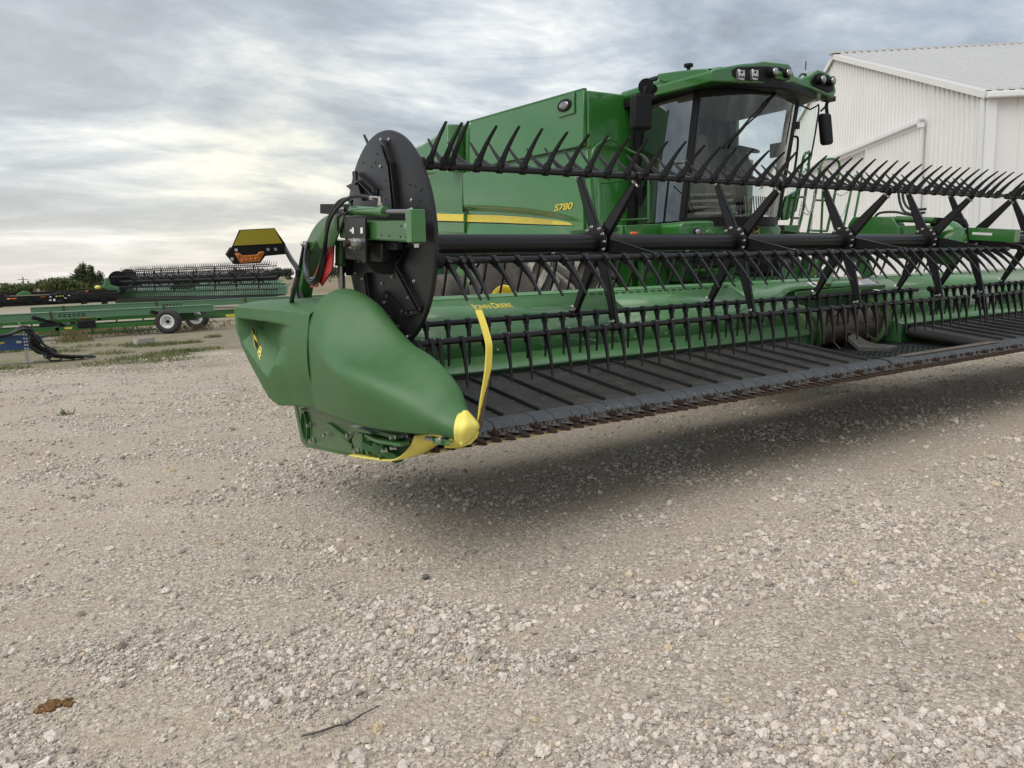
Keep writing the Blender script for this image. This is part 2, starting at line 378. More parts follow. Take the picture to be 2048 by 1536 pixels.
    bn = N(nt, 'ShaderNodeBump', i_Strength=.7, i_Distance=.016); L(nt, h, bn.inputs['Height']); L(nt, bn.outputs[0], b.inputs['Normal'])
    return m
MAT['ground'] = ground_mat()
def gz(x, y):
    d = math.hypot(x, y)
    if d > 40: return 0
    return (.020 * noise.noise((x * .5, y * .5, 3)) + .010 * noise.noise((x * 1.7, y * 1.7, 8))) * (1 - sstep(d, 22, 38))
mb = MB()
xs = [-3000, -900, -300, -120, -60, -40]; xs += [-38 + .0 + i * 2 for i in range(16)] + [-6 + i * .25 for i in range(89)] + [18 + i * 2 for i in range(12)] + [44, 60, 120, 300, 900, 3000]
ys = [-3000, -900, -300, -120, -60, -40] + [-38 + i * 2 for i in range(17)] + [-4 + .25 * i for i in range(105)] + [24 + 2 * i for i in range(9)] + [44, 60, 120, 300, 900, 3000]
xs = sorted(set(round(a, 3) for a in xs)); ys = sorted(set(round(a, 3) for a in ys))
mb.grid([[Vector((x, y, gz(x, y))) for x in xs] for y in ys])
g = mb.build('ground', 'ground', smooth=80); tag(g, 'pale crushed limestone yard running back to grass and fields', kind='structure')

# loose stones: points with a size and an orientation, stone meshes made in the node tree
def stone_mat():
    m = bpy.data.materials.new('limestone'); m.use_nodes = True; nt = m.node_tree; b = nt.nodes['Principled BSDF']
    oi = N(nt, 'ShaderNodeObjectInfo'); g = N(nt, 'ShaderNodeNewGeometry')
    c = ramp(nt, oi.outputs['Random'], [(0, (0.289, 0.256, 0.217)), (.12, (0.400, 0.355, 0.303)), (.4, (0.512, 0.455, 0.389)), (.7, (0.602, 0.538, 0.466)), (.93, (0.701, 0.632, 0.556)), (.97, (0.524, 0.408, 0.263)), (1, (0.802, 0.732, 0.657))])
    n = noise_n(nt, g.outputs['Position'], 120, 5, .65)
    c = mixc(nt, 1.0, c, ramp(nt, n, [(.3, .72), (.7, 1.15)]), 'MULTIPLY')
    L(nt, c, b.inputs['Base Color']); b.inputs['Roughness'].default_value = .88; b.inputs['Specular IOR Level'].default_value = .3
    bn = N(nt, 'ShaderNodeBump', i_Strength=.5, i_Distance=.003); L(nt, n, bn.inputs['Height']); L(nt, bn.outputs[0], b.inputs['Normal'])
    return m
MAT['stone'] = stone_mat()
def scatter(name, pts, scl, m, label, make_variants, kind='stuff', upright=False):
    me = bpy.data.meshes.new(name); me.from_pydata(pts, [], [])
    a = me.attributes.new('sc', 'FLOAT_VECTOR', 'POINT'); a.data.foreach_set('vector', [c for s in scl for c in s])
    o = bpy.data.objects.new(name, me); col.objects.link(o); tag(o, label, kind=kind)
    ng = bpy.data.node_groups.new(name, 'GeometryNodeTree')
    ng.interface.new_socket('Geometry', in_out='INPUT', socket_type='NodeSocketGeometry'); ng.interface.new_socket('Geometry', in_out='OUTPUT', socket_type='NodeSocketGeometry')
    gi = ng.nodes.new('NodeGroupInput'); go = ng.nodes.new('NodeGroupOutput')
    ip = ng.nodes.new('GeometryNodeInstanceOnPoints'); ip.inputs['Pick Instance'].default_value = True
    ng.links.new(gi.outputs[0], ip.inputs['Points'])
    g2 = ng.nodes.new('GeometryNodeGeometryToInstance')
    for s in make_variants(ng): ng.links.new(s, g2.inputs[0])
    ng.links.new(g2.outputs[0], ip.inputs['Instance'])
    rv = ng.nodes.new('FunctionNodeRandomValue'); rv.data_type = 'FLOAT_VECTOR'
    rv.inputs[0].default_value = (0, 0, 0) if upright else (-.45, -.45, 0); rv.inputs[1].default_value = (0, 0, 6.283) if upright else (.45, .45, 6.283)
    er = ng.nodes.new('FunctionNodeEulerToRotation'); ng.links.new(rv.outputs[0], er.inputs[0]); ng.links.new(er.outputs[0], ip.inputs['Rotation'])
    na = ng.nodes.new('GeometryNodeInputNamedAttribute'); na.data_type = 'FLOAT_VECTOR'; na.inputs[0].default_value = 'sc'
    ng.links.new(na.outputs[0], ip.inputs['Scale'])
    ng.links.new(ip.outputs[0], go.inputs[0])
    md = o.modifiers.new('scatter', 'NODES'); md.node_group = ng
    me.materials.append(MAT[m]); return o
def stone_variants(ng):
    out = []
    for k in range(7):
        ico = ng.nodes.new('GeometryNodeMeshIcoSphere'); ico.inputs['Radius'].default_value = .5; ico.inputs['Subdivisions'].default_value = 2 if k < 4 else 3
        nz = ng.nodes.new('ShaderNodeTexNoise'); nz.noise_dimensions = '4D'; nz.inputs['W'].default_value = k * 3.7; nz.inputs['Scale'].default_value = 2.1; nz.inputs['Detail'].default_value = 2
        ps = ng.nodes.new('GeometryNodeInputPosition'); ng.links.new(ps.outputs[0], nz.inputs['Vector'])
        sub = ng.nodes.new('ShaderNodeVectorMath'); sub.operation = 'SUBTRACT'; ng.links.new(nz.outputs['Color'], sub.inputs[0]); sub.inputs[1].default_value = (.5, .5, .5)
        mul = ng.nodes.new('ShaderNodeVectorMath'); mul.operation = 'MULTIPLY'; ng.links.new(sub.outputs[0], mul.inputs[0]); mul.inputs[1].default_value = (1.15, 1.15, 1.0)
        sp = ng.nodes.new('GeometryNodeSetPosition'); ng.links.new(ico.outputs[0], sp.inputs[0]); ng.links.new(mul.outputs[0], sp.inputs['Offset'])
        sm = ng.nodes.new('GeometryNodeSetMaterial'); sm.inputs['Material'].default_value = MAT['stone']; ng.links.new(sp.outputs[0], sm.inputs[0])
        ss = ng.nodes.new('GeometryNodeSetShadeSmooth'); ss.inputs['Shade Smooth'].default_value = False; ng.links.new(sm.outputs[0], ss.inputs[0])
        out.append(ss.outputs[0])
    return out
pts, scl = [], []
CLOD = at(2, 0, 108, 1412)
rnd = random.Random(11)
n_try = 0
while len(pts) < 215000 and n_try < 800000:
    n_try += 1
    r = 1.5 + 17 * rnd.random() ** 1.75; a = YAW + R(rnd.uniform(-48, 48))
    x, y = r * cos(a), r * sin(a)
    uu, vv = .84 * x - .54 * y, .54 * x + .84 * y
    if abs(x - CLOD.x) < .075 and abs(y - CLOD.y) < .05 and rnd.random() < .85: continue
    cover = .5 * noise.noise((uu * .6, vv * 1.1, 1.5)) + .5 * noise.noise((uu * 1.9, vv * 3.2, 6.5))
    if rnd.random() > .12 + 1.95 * max(0, cover + .14): continue
    s = math.exp(rnd.gauss(math.log(.0069), .52)) * (1 + r * .035)
    if cover > .03: s *= 1.2
    if rnd.random() < .012: s = rnd.uniform(.026, .046)
    s = min(s, .055)
    sx, sy, sz = s * rnd.uniform(.8, 1.35), s * rnd.uniform(.8, 1.15), s * rnd.uniform(.6, .95)
    pts.append((x, y, gz(x, y) + sz * .24)); scl.append((sx, sy, sz))
scatter('gravel', pts, scl, 'stone', 'loose pale limestone gravel scattered over the yard', stone_variants)

# tufts of grass and weeds at the yard edge
def leaf_mat(name, lo, hi, alpha=None):
    m = bpy.data.materials.new(name); m.use_nodes = True; nt = m.node_tree; b = nt.nodes['Principled BSDF']
    g = N(nt, 'ShaderNodeNewGeometry')
    f = noise_n(nt, g.outputs['Position'], 1.3, 4, .65)
    c = mixc(nt, g.outputs['Random Per Island'], ramp(nt, f, [(.3, lo), (.7, hi)]), ramp(nt, f, [(.3, tuple(x * .7 for x in lo)), (.7, tuple(x * 1.25 for x in hi))]))
    L(nt, c, b.inputs['Base Color']); b.inputs['Roughness'].default_value = .6; b.inputs['Specular IOR Level'].default_value = .3
    MAT[name] = m
leaf_mat('grass', (.075, .105, .028), (.17, .185, .06)); leaf_mat('dry_weed', (.16, .125, .06), (.24, .20, .095))
leaf_mat('leaf_tree', (.035, .052, .020), (.085, .105, .042)); leaf_mat('leaf_bush', (.045, .068, .022), (.115, .135, .045)); leaf_mat('leaf_far', (.035, .05, .028), (.07, .085, .045))
def blade_patch(name, label, m, spots, n, hmin, hmax, wd):
    mb = MB()
    for (cx, cy, rx, ry, dens) in spots:
        for i in range(int(n * dens)):
            a = rnd.uniform(0, 2 * pi); q = math.sqrt(rnd.random()); x = cx + rx * q * cos(a); y = cy + ry * q * sin(a)
            h = rnd.uniform(hmin, hmax) * (1.15 - .6 * q); b = rnd.uniform(0, 2 * pi); dx, dy = cos(b) * wd, sin(b) * wd
            lx, ly = rnd.gauss(0, .45) * h, rnd.gauss(0, .45) * h; z = gz(x, y)
            mb.add([(x - dx, y - dy, z), (x + dx, y + dy, z), (x + lx * .5, y + ly * .5, z + h * .7), (x + lx, y + ly, z + h)], [(0, 1, 2), (2, 1, 3)])
    return tag(mb.build(name, m, smooth=0), label, kind='stuff')
def gp(u, v): p = at(2, 0, u, v); return p.x, p.y
sp = []
for u, v, rx, ry, d in ((270, 690, .5, .35, 1.3), (320, 690, .9, .5, 2.2), (300, 715, .9, .5, 1.6), (350, 705, .7, .5, 1.5), (385, 686, .3, .2, .7), (405, 700, .5, .3, .8), (428, 675, .3, .2, .5), (330, 722, .9, .3, 1), (180, 694, .6, .4, .6), (130, 705, .6, .3, .8), (225, 708, .5, .3, .6), (60, 700, .8, .3, .9), (15, 705, .6, .3, .8), (150, 685, .9, .4, .5), (240, 727, .8, .2, .6), (15, 738, .5, .2, .5), (130, 830, .12, .06, .12), (190, 728, .4, .1, .3)):
    x, y = gp(u, v); sp.append((x, y, rx, ry, d))
blade_patch('grass_tufts', 'low green grass tufts at the left edge of the gravel', 'grass', sp, 420, .03, .13, .006)
sp = []
for u, v, rx, ry, d in ((120, 668, 2.2, .8, 2.2), (200, 668, 1.8, .7, 1.8), (270, 668, 1.5, .7, 1.2), (370, 662, .9, .5, .6), (60, 676, 1.2, .5, .7), (150, 682, .5, .4, 1.0), (100, 672, .4, .3, 1), (420, 655, 1.6, 1, .6)):
    x, y = gp(u, v); sp.append((x, y, rx, ry, d))
blade_patch('dry_weeds', 'brown dry weeds growing below the green trailer rails', 'dry_weed', sp, 420, .08, .32, .007)

# small things lying on the yard
mat('strap_grey', (.045, .043, .042), .5)
p = at(2, 0, 108, 1412); mb = MB(); rr = random.Random(3)
for i in range(46):
    q = Vector((rr.gauss(0, .030), rr.gauss(0, .018), 0)); s = rr.uniform(.006, .018)
    rows = []
    mb.sphere(p + q + Vector((0, 0, s * .4 + gz(p.x, p.y))), (s * rr.uniform(.7, 1.4), s, s * .7), 7, 5)
mat('earth_clod', (.16, .085, .03), .95, var=.5, vscale=60, bump=.4, bscale=200)
tag(mb.build('dirt_clod', 'earth_clod'), 'crumbled rusty brown clod of dirt on the gravel at lower left', 'clod')
mb = MB(); base = [at(2, 0, *q) for q in ((602, 1479), (640, 1470), (675, 1458), (693, 1455), (722, 1436), (760, 1416))]
base = [Vector((q.x, q.y, gz(q.x, q.y) + .012)) for q in base]
mb.tube(crom(base, 5), .0026, 7); mb.tube(crom([b + Vector((.008, .004, .002)) for b in base[:5]], 4), .0015, 5); mb.bar(base[3] + Vector((0, -.008, 0)), base[3] + Vector((0, .008, .004)), .006, .006)
tag(mb.build('strap', 'strap_grey'), 'thin dark plastic strap lying bent on the gravel in the foreground', 'strap')
p = at(2, 0, 852, 1157); mb = MB(); mb.sphere(p + Vector((0, 0, .012)), (.026, .018, .012), 9, 6)
mat('dark_stone', (.12, .115, .11), .8, var=.3, vscale=60, bump=.4, bscale=150)
for v in mb.v: v += Vector((noise.noise(v * 60), noise.noise(v * 60 + Vector((9, 0, 0))), 0)) * .008
tag(mb.build('stone', 'dark_stone', smooth=20), 'single dark grey stone among the pale gravel in mid foreground', 'stone')
p = at(2, 0, 272, 691); mb = MB()
q = at(2, 0, 300, 688)
mb.bar(p + Vector((-.1, 0, .09)), q + Vector((.1, 0, .09)), .2, .18); mb2 = MB()
blk = empty('concrete_block', p, 'broken grey concrete block lying in the grass by the trailer', 'block')
dirv = (q - p).normalized()
nrm = Vector((-dirv.y, dirv.x, 0))
for s in (-1, 1): mb2.bar(p + nrm * s * .09 + Vector((0, 0, .09)), q + dirv * .1 + nrm * s * .09 + Vector((0, 0, .09)), .035, .18)
for t in (0, .5, 1): c = p + (q + dirv * .1 - p) * t; mb2.bar(c - nrm * .075 + Vector((0, 0, .088)), c + nrm * .075 + Vector((0, 0, .088)), .04, .17)
mb2.build('block', 'concrete', blk, bevel=.006)
p = at(2, 0, 352, 685); mb = MB(); mb.grid([[p + Vector((i * .05, j * .06, .015 + .02 * noise.noise((i * 1.3, j * 1.7, 2)))) for i in range(-3, 4)] for j in range(-1, 2)])
tag(mb.build('litter', 'white_label', solid=.004), 'scrap of white litter on the grass near the trailer wheel', 'litter')

# ================================================================ SHED
GD = Vector((cos(R(52.9)), sin(R(52.9)), 0)); LD = Vector((GD.y, -GD.x, 0)); UZ = Vector((0, 0, 1))
CN = Vector((17.30, 8.36, 0)); EAVE, PEAK, HALF, LEN = 5.0, 8.17, 9.3, 40.0
shed = empty('metal_shed', CN + GD * HALF, 'large white ribbed metal shed with a sliding door on its gable', 'shed')
def sw(g_, l_, z): return CN + GD * g_ + LD * l_ + UZ * z
def roof_z(g_): return EAVE + (PEAK - EAVE) * (1 - abs(g_ - HALF) / HALF)
wp = MB()
wp.prism([sw(0, 0, 0), sw(2 * HALF, 0, 0), sw(2 * HALF, 0, EAVE), sw(HALF, 0, PEAK), sw(0, 0, EAVE)], LD * .12)
wp.build('gable_wall', 'shed_wall', shed, smooth=0)
pr = MB()                                              # raised ribs of the cladding, one every 0.23 m
def rib(mb, a, b, out, wd, h, along):
    mb.add([a - along * wd * .5, a - along * wd * .28 + out * h, a + along * wd * .28 + out * h, a + along * wd * .5, b - along * wd * .5, b - along * wd * .28 + out * h, b + along * wd * .28 + out * h, b + along * wd * .5],
           [(0, 1, 5, 4), (1, 2, 6, 5), (2, 3, 7, 6), (4, 5, 6, 7), (3, 2, 1, 0)])
ribs = []
g_ = .30
while g_ < 2 * HALF - .1:
    if not (2.55 < g_ < 2.75): ribs.append(g_)
    g_ += .229
rb = MB(); rib(rb, Vector((0, 0, 0)), UZ, -LD, 0.06, .034, GD); rme = mesh_only(rb, 'wall_rib', 'shed_wall', 25)
for i, g_ in enumerate(ribs):
    top = roof_z(g_) - .06
    o = inst('wall_rib', rme, sw(g_, -.002, 0), shed, scale=(1, 1, top))
sd_ = MB(); sd_.prism([sw(0, .122, 0), sw(0, LEN, 0), sw(0, LEN, EAVE), sw(0, .122, EAVE)], GD * .12)
sd_.build('side_wall', 'shed_side', shed, smooth=0)
rb = MB(); rib(rb, Vector((0, 0, 0)), UZ, -GD, .055, .024, LD); rme2 = mesh_only(rb, 'side_rib', 'shed_side', 25)
for k in range(40): inst('wall_rib', rme2, sw(-.002, .62 + k * .30, 0), shed, scale=(1, 1, EAVE - .12))
rf = MB()
for s in (0, 1):
    a0, a1 = (-.12, HALF) if s == 0 else (2 * HALF + .12, HALF)
    z0 = EAVE - .12 * (PEAK - EAVE) / HALF
    rf.prism([sw(a0, -.08, z0 + .02), sw(a1, -.08, PEAK + .02), sw(a1, LEN, PEAK + .02), sw(a0, LEN, z0 + .02)], UZ * .07)
rf.build('roof', 'shed_roof', shed, smooth=0)
sl = (sw(HALF, 0, PEAK) - sw(-.12, 0, EAVE - .041)); sln = sl.normalized(); rn = LD.cross(sln).normalized(); rn = rn if rn.z > 0 else -rn
rb = MB(); rib(rb, Vector((0, 0, 0)), sl, rn, .07, .05, LD); rme3 = mesh_only(rb, 'roof_rib', 'shed_roof', 25)
for k in range(95): inst('roof_rib', rme3, sw(-.12, .12 + k * .229, EAVE - .041 + .092), shed)
tr = MB(); 
tr.bar(sw(-.10, -.10, EAVE - .02), sw(HALF, -.10, PEAK + .01), .04, .14, UZ); tr.bar(sw(HALF, -.10, PEAK + .01), sw(2 * HALF + .10, -.10, EAVE - .02), .04, .14, UZ)
tr.build('rake_trim', 'shed_wall', shed, smooth=0)
mb = MB(); mb.box(sw(-.055, .15, EAVE / 2 - .06), (.02, .02, .02)); mb = MB()
mb.bar(sw(-.05, .06, 0), sw(-.05, .06, EAVE - .10), .20, .05, GD); mb.bar(sw(.08, -.05, 0), sw(.08, -.05, EAVE - .06), .05, .16, GD)
mb.build('corner_trim', 'shed_trim', shed, smooth=0)
mb = MB(); mb.bar(sw(-.17, -.10, EAVE - .04), sw(-.17, LEN, EAVE - .04), .12, .12, UZ); mb.build('gutter', 'shed_trim', shed, smooth=0, bevel=.02)
mb = MB()
for k in range(60): mb.bar(sw(-.12, -.05 + .229 * k, EAVE + .045), sw(-.09, -.05 + .229 * k, EAVE + .055), .11, .03, UZ)
mb.build('roof_closure', 'black_far', shed, smooth=0, kind='stuff')
mb = MB()
for k in range(60): mb.bar(sw(HALF - .12, .1 + .687 * k, PEAK + .11), sw(HALF - .12, .55 + .687 * k, PEAK + .11), .05, .05, UZ)
mb.build('ridge_vent', 'black_far', shed, smooth=0, kind='stuff')
mb = MB(); mb.bar(sw(HALF, -.2, PEAK + .11), sw(HALF, LEN, PEAK + .11), .3, .05, UZ); mb.build('ridge_cap', 'shed_roof', shed, smooth=0)
TZ = 4.97
mb = MB(); mb.bar(sw(2.66, -.15, TZ), sw(16.5, -.15, TZ), .16, .10, UZ); mb.bar(sw(2.66, -.15, TZ - .02), sw(2.70, -.15, TZ - .02), .16, .26, UZ); mb.bar(sw(2.70, -.11, TZ - .09), sw(16.5, -.11, TZ - .09), .05, .10, UZ); mb.build('door_track', 'shed_trim', shed, smooth=0, bevel=.01)
door = MB(); door.prism([sw(2.72, -.055, 0), sw(6.0, -.055, 0), sw(6.0, -.055, TZ - .12), sw(2.72, -.055, TZ - .12)], -LD * .05); do = door.build('sliding_door', 'shed_wall', shed, smooth=0)
rb = MB(); rib(rb, Vector((0, 0, 0)), UZ, -LD, .055, .022, GD); rme4 = mesh_only(rb, 'door_rib', 'shed_wall', 25)
for k in range(14): inst('door_rib', rme4, sw(2.86 + .229 * k, -.107, 0), do, scale=(1, 1, TZ - .14))
mb = MB(); mb.bar(sw(6.05, -.10, 0), sw(6.05, -.10, TZ - .14), .10, .10, GD); mb.bar(sw(2.72, -.12, 0), sw(2.72, -.12, TZ - .12), .03, .05, GD); mb.build('door_frame', 'shed_trim', shed, smooth=0)
mb = MB()
for g_ in ribs[::1]:
    for z in (1.2, 2.4, 3.6, 4.8, 6.0, 7.2):
        if z < roof_z(g_) - .2: mb.box(sw(g_ + .03, -.028, z + .02 * (g_ % .7)), (.012, .012, .012))
mb.build('screws', 'zinc', shed, smooth=0, kind='stuff')
mat('shed_base', (.35, .34, .32), .8)

# ================================================================ TREES
def crown(mb, c, rx, ry, rz, n, s, gaps=.35, seed=1):
    q = random.Random(seed); done = 0
    while done < n:
        p = Vector((q.uniform(-1, 1), q.uniform(-1, 1), q.uniform(-1, 1)))
        if p.length > 1: continue
        if noise.noise(Vector((p.x * 2.2 + seed, p.y * 2.2, p.z * 2.2))) < gaps - .5: continue
        if p.length < .35 and q.random() < .6: continue
        P = Vector(c) + Vector((p.x * rx, p.y * ry, p.z * rz)) * (1 + .25 * noise.noise(p * 1.7 + Vector((seed * 3, 0, 0))))
        for k in range(5):
            d = Vector((q.gauss(0, 1), q.gauss(0, 1), q.gauss(0, 1))) * s * .55
            a = Vector((q.gauss(0, 1), q.gauss(0, 1), q.gauss(0, 1))).normalized() * s; b = Vector((q.gauss(0, 1), q.gauss(0, 1), q.gauss(0, 1))).normalized() * s * .6
            mb.add([P + d - a * .5, P + d + b * .5, P + d + a * .5, P + d - b * .5], [(0, 1, 2, 3)])
        done += 1
def px_tree(name, u, vb, dist, lumps, label, cat, leaf, n, s, trunk=True, group=None, seed=1):
    """lumps: (u, v, rx, rz) in photo units, converted to metres at the distance of the tree"""
    d = ray(u, vb); f = dist / math.hypot(d.x, d.y); base = EYE + d * f; base.z = 0
    k = dist / FPX
    t = empty(name, base, label, cat, group)
    mb = MB(); tot = sum(l[2] * l[3] for l in lumps); tips = []
    right = Vector((RT.x, RT.y, 0)).normalized(); away = Vector((d.x, d.y, 0)).normalized()
    for i, (lu, lv, lx, lz) in enumerate(lumps):
        dd = ray(lu, lv); c = EYE + dd * (dist / math.hypot(dd.x, dd.y)); c += away * rnd.uniform(-.5, .5) * lx * k
        rx = lx * k; mbn = int(n * lx * lz / tot)
        crown(mb, c, rx, rx, lz * k, mbn, s, seed=seed + i); tips.append(c)
    mb.build('foliage', leaf, t, smooth=0)
    if trunk:
        tb = MB()
        for i, c in enumerate(tips):
            mid = (base * .55 + c * .45); mid.x = base.x + (c.x - base.x) * .35; mid.y = base.y + (c.y - base.y) * .35
            tb.tube(crom([base, mid, c, c + (c - mid) * .45], 4), .11 if i == 0 else .07, 7, r2=.015)
        tb.build('trunk', 'bark', t)
    return t
px_tree('tree', 160, 585, 120, [(162, 549, 10, 13), (150, 563, 12, 12), (166, 536, 6, 8), (172, 566, 11, 13), (158, 574, 13, 12), (172, 550, 6, 9), (140, 573, 10, 9)], 'taller left tree with a dense rounded top on the skyline', 'tree', 'leaf_tree', 1150, .28, seed=2)
px_tree('tree', 188, 585, 122, [(184, 553, 6, 10), (194, 567, 9, 13), (182, 540, 4, 7), (200, 552, 4, 7), (186, 571, 9, 12), (203, 562, 4, 8)], 'slimmer loose right tree beside the taller one on the skyline', 'tree', 'leaf_tree', 850, .26, seed=12)
px_tree('bush', 128, 588, 105, [(120, 572, 20, 12), (148, 576, 22, 13), (100, 574, 14, 10), (130, 565, 14, 8)], 'broad light green bush in front of the two trees', 'bush', 'leaf_bush', 1600, .22, trunk=False, seed=22)
px_tree('bush', 100, 588, 108, [(92, 570, 16, 9), (108, 566, 10, 8)], 'yellowish green bush just left of the trees', 'bush', 'leaf_bush', 700, .22, trunk=False, seed=27)
px_tree('bush', 40, 590, 100, [(28, 580, 20, 8), (48, 578, 17, 8), (8, 584, 16, 7)], 'low green bush at far left behind the black header', 'bush', 'leaf_bush', 1200, .2, trunk=False, seed=32)
px_tree('bush', 202, 585, 112, [(206, 576, 18, 10), (228, 578, 16, 8)], 'dark bush right of the trees behind the green divider', 'bush', 'leaf_tree', 800, .24, trunk=False, seed=37)
px_tree('tree', 480, 565, 230, [(466, 551, 10, 6), (480, 548, 12, 8), (496, 553, 8, 5)], 'small rounded distant tree behind the parked reel, leftmost of that row', 'tree', 'leaf_far', 500, .5, seed=42, group='distant trees behind the parked reel')
px_tree('tree', 552, 560, 235, [(534, 549, 12, 7), (556, 546, 14, 9), (576, 545, 10, 7)], 'wide distant tree behind the parked reel near the amber lamp', 'tree', 'leaf_far', 700, .5, seed=52, group='distant trees behind the parked reel')
px_tree('tree', 660, 560, 220, [(640, 543, 14, 8), (668, 543, 16, 8)], 'distant tree seen past the red bracket', 'tree', 'leaf_far', 500, .5, seed=62, group='distant trees behind the parked reel')
px_tree('tree', 11, 574, 420, [(11, 570, 5, 3)], 'tiny lone tree on the far horizon at the left edge', 'tree', 'leaf_far', 120, .5, seed=72)
px_tree('tree', 66, 574, 420, [(64, 570, 5, 2), (79, 568, 6, 3)], 'pair of tiny round trees on the far horizon', 'tree', 'leaf_far', 200, .5, seed=75)
# far hedge line
mb = MB()
for i in range(420):
    a = YAW + R(rnd.uniform(-22, 36)); rr_ = rnd.uniform(480, 560); c = Vector((rr_ * cos(a), rr_ * sin(a), 1.2 + 1.0 * noise.noise((a * 40, 0, 0))))
    for k in range(5):
        q = Vector([rnd.gauss(0, 1.6), rnd.gauss(0, 1.6), rnd.gauss(0, .9)]); t_ = [Vector([rnd.gauss(0, 1) for _ in range(3)]).normalized() * 1.4 for _ in range(3)]
        mb.add([c + q + t for t in t_], [(0, 1, 2)])
tag(mb.build('tree_line', 'leaf_far', smooth=0), 'low dark line of far trees along the horizon', kind='stuff')
def pole(u, vt, vb, dist, label):
    d = ray(u, vb); b = EYE + d * (dist / math.hypot(d.x, d.y)); b.z = 0; d2 = ray(u, vt); h = (EYE + d2 * (dist / math.hypot(d2.x, d2.y))).z
    p = empty('utility_pole', b, label, 'pole', 'utility poles on the horizon'); mb = MB(); mb.cyl(b, b + UZ * h, .15, 8, .10); mb.build('post', 'wood_pole', p)
    mb = MB(); rt = Vector((RT.x, RT.y, 0)).normalized(); mb.bar(b + UZ * (h - .5) - rt * 1.1, b + UZ * (h - .5) + rt * 1.1, .12, .12); mb.build('crossarm', 'wood_pole', p)
pole(48, 554, 575, 190, 'tall utility pole left of the two trees on the skyline'); pole(3, 566, 575, 300, 'short distant utility pole at the left edge of the horizon'); pole(228, 553, 570, 260, 'utility pole just right of the two trees')
# ================================================================ DRAPER HEADER (the front attachment, lifted)
hd = empty('draper_header', (5.0, 4.3, 0), 'wide green draper header with a black tined reel, raised off the gravel', 'header')
RC = Vector((0, 4.533, 1.885))                      # reel axis (y, z)
X0, XE = 2.02, 13.4
XS, XS2 = 8.80, 8.96                                 # where the reel is split in two
def yz(r, th): return RC.y + r * cos(R(th)), RC.z + r * sin(R(th))
BATS = [('upper', .63, 136.5, 136), ('front', .63, 191, 222), ('low', .655, 253, 258), ('rearlow', .63, 300, 267), ('rear', .60, 354, 285), ('reartop', .60, 66, 38)]
# --- one tine: a clip round the bat and a tapering, slightly hooked finger
tb = MB()
pr = [(-.006, .050), (.045, .047), (.10, .037), (.16, .027), (.22, .020), (.275, .014), (.315, .009)]
rows = []
for d, wd in pr:
    bend = -.010 * sin(pi * min(1, max(0, d) / .31)) + .010 * (max(0, d) / .29) ** 2
    th = .020 - .030 * max(0, d) * .4
    cx = Vector((0, max(d, 0), bend)); rows.append([cx + Vector((-th * .5, 0, -wd * .38)), cx + Vector((th * .5, 0, -wd * .38)), cx + Vector((th * .34, 0, wd * .5)), cx + Vector((-th * .34, 0, wd * .5))])
tb.grid(rows, True); n0 = len(tb.v); tb.f.append((n0 - 4, n0 - 3, n0 - 2, n0 - 1))
tb.cyl((-.017, 0, 0), (.017, 0, 0), .028, 12); tb.box((0, .022, -.004), (.026, .05, .05))
tine_me = mesh_only(tb, 'tine', 'tine_plastic', 40)
TIPX = 11.2
clipmb = MB()
for nm, r, th, td in BATS:
    y, z = yz(r, th)
    for half, (xa, xb) in enumerate(((X0 + .03, XS - (0.0 if nm in ('low', 'upper') else .1)), (XS2, XE))):
        mb = MB(); mb.cyl((xa, y, z), (xb, y, z), .0205, 14)
        for xsp in (3.70, 5.23, 6.76, 8.23, 9.12, 10.6, 12.1):
            if xa < xsp < xb: mb.cyl((xsp - .012, y, z), (xsp + .030, y, z), .031, 12)
        mb.cyl((xa - .012, y, z), (xa + .02, y, z), .031, 12)
        bat = mb.build('reel_bat', 'black_paint', hd)
        xs_ = [xa + .045, xa + .135]
        x = xa + .19
        while x < xb - .03:
            xs_.append(x); x += .1706
        bl_ = MB()
        for x in xs_:
            if x < TIPX and nm in ('upper', 'front', 'low'): bl_.bolt((x + .03, y + .019 * cos(R(td + 180)), z + .019 * sin(R(td + 180))), (0, cos(R(td + 180)), sin(R(td + 180))), .006, .008)
        if bl_.v: bl_.build('bolts', 'zinc', bat, kind='stuff')
        far = MB()
        for x in xs_:
            if nm in ('rear', 'reartop') and half == 1 and x > 9.9: continue
            if x < TIPX: inst('tine', tine_me, (x + rnd.uniform(-.004, .004), y, z), bat, rot=(R(td + rnd.uniform(-2.2, 2.2)), 0, R(rnd.uniform(-1.6, 1.6))))
            else:
                M = Matrix.Translation((x, y, z)) @ Matrix.Rotation(R(td), 4, 'X'); far.add([M @ v.co for v in tine_me.vertices], [tuple(p.vertices) for p in tine_me.polygons])
        if far.v: far.build('tines', 'tine_plastic', bat, kind='stuff')
# --- centre tube
for xa, xb in ((X0, XS - .02), (XS2 + .02, XE)):
    mb = MB(); mb.cyl((xa, RC.y, RC.z), (xb, RC.y, RC.z), .066, 32); mb.build('reel_tube', 'black_paint', hd)
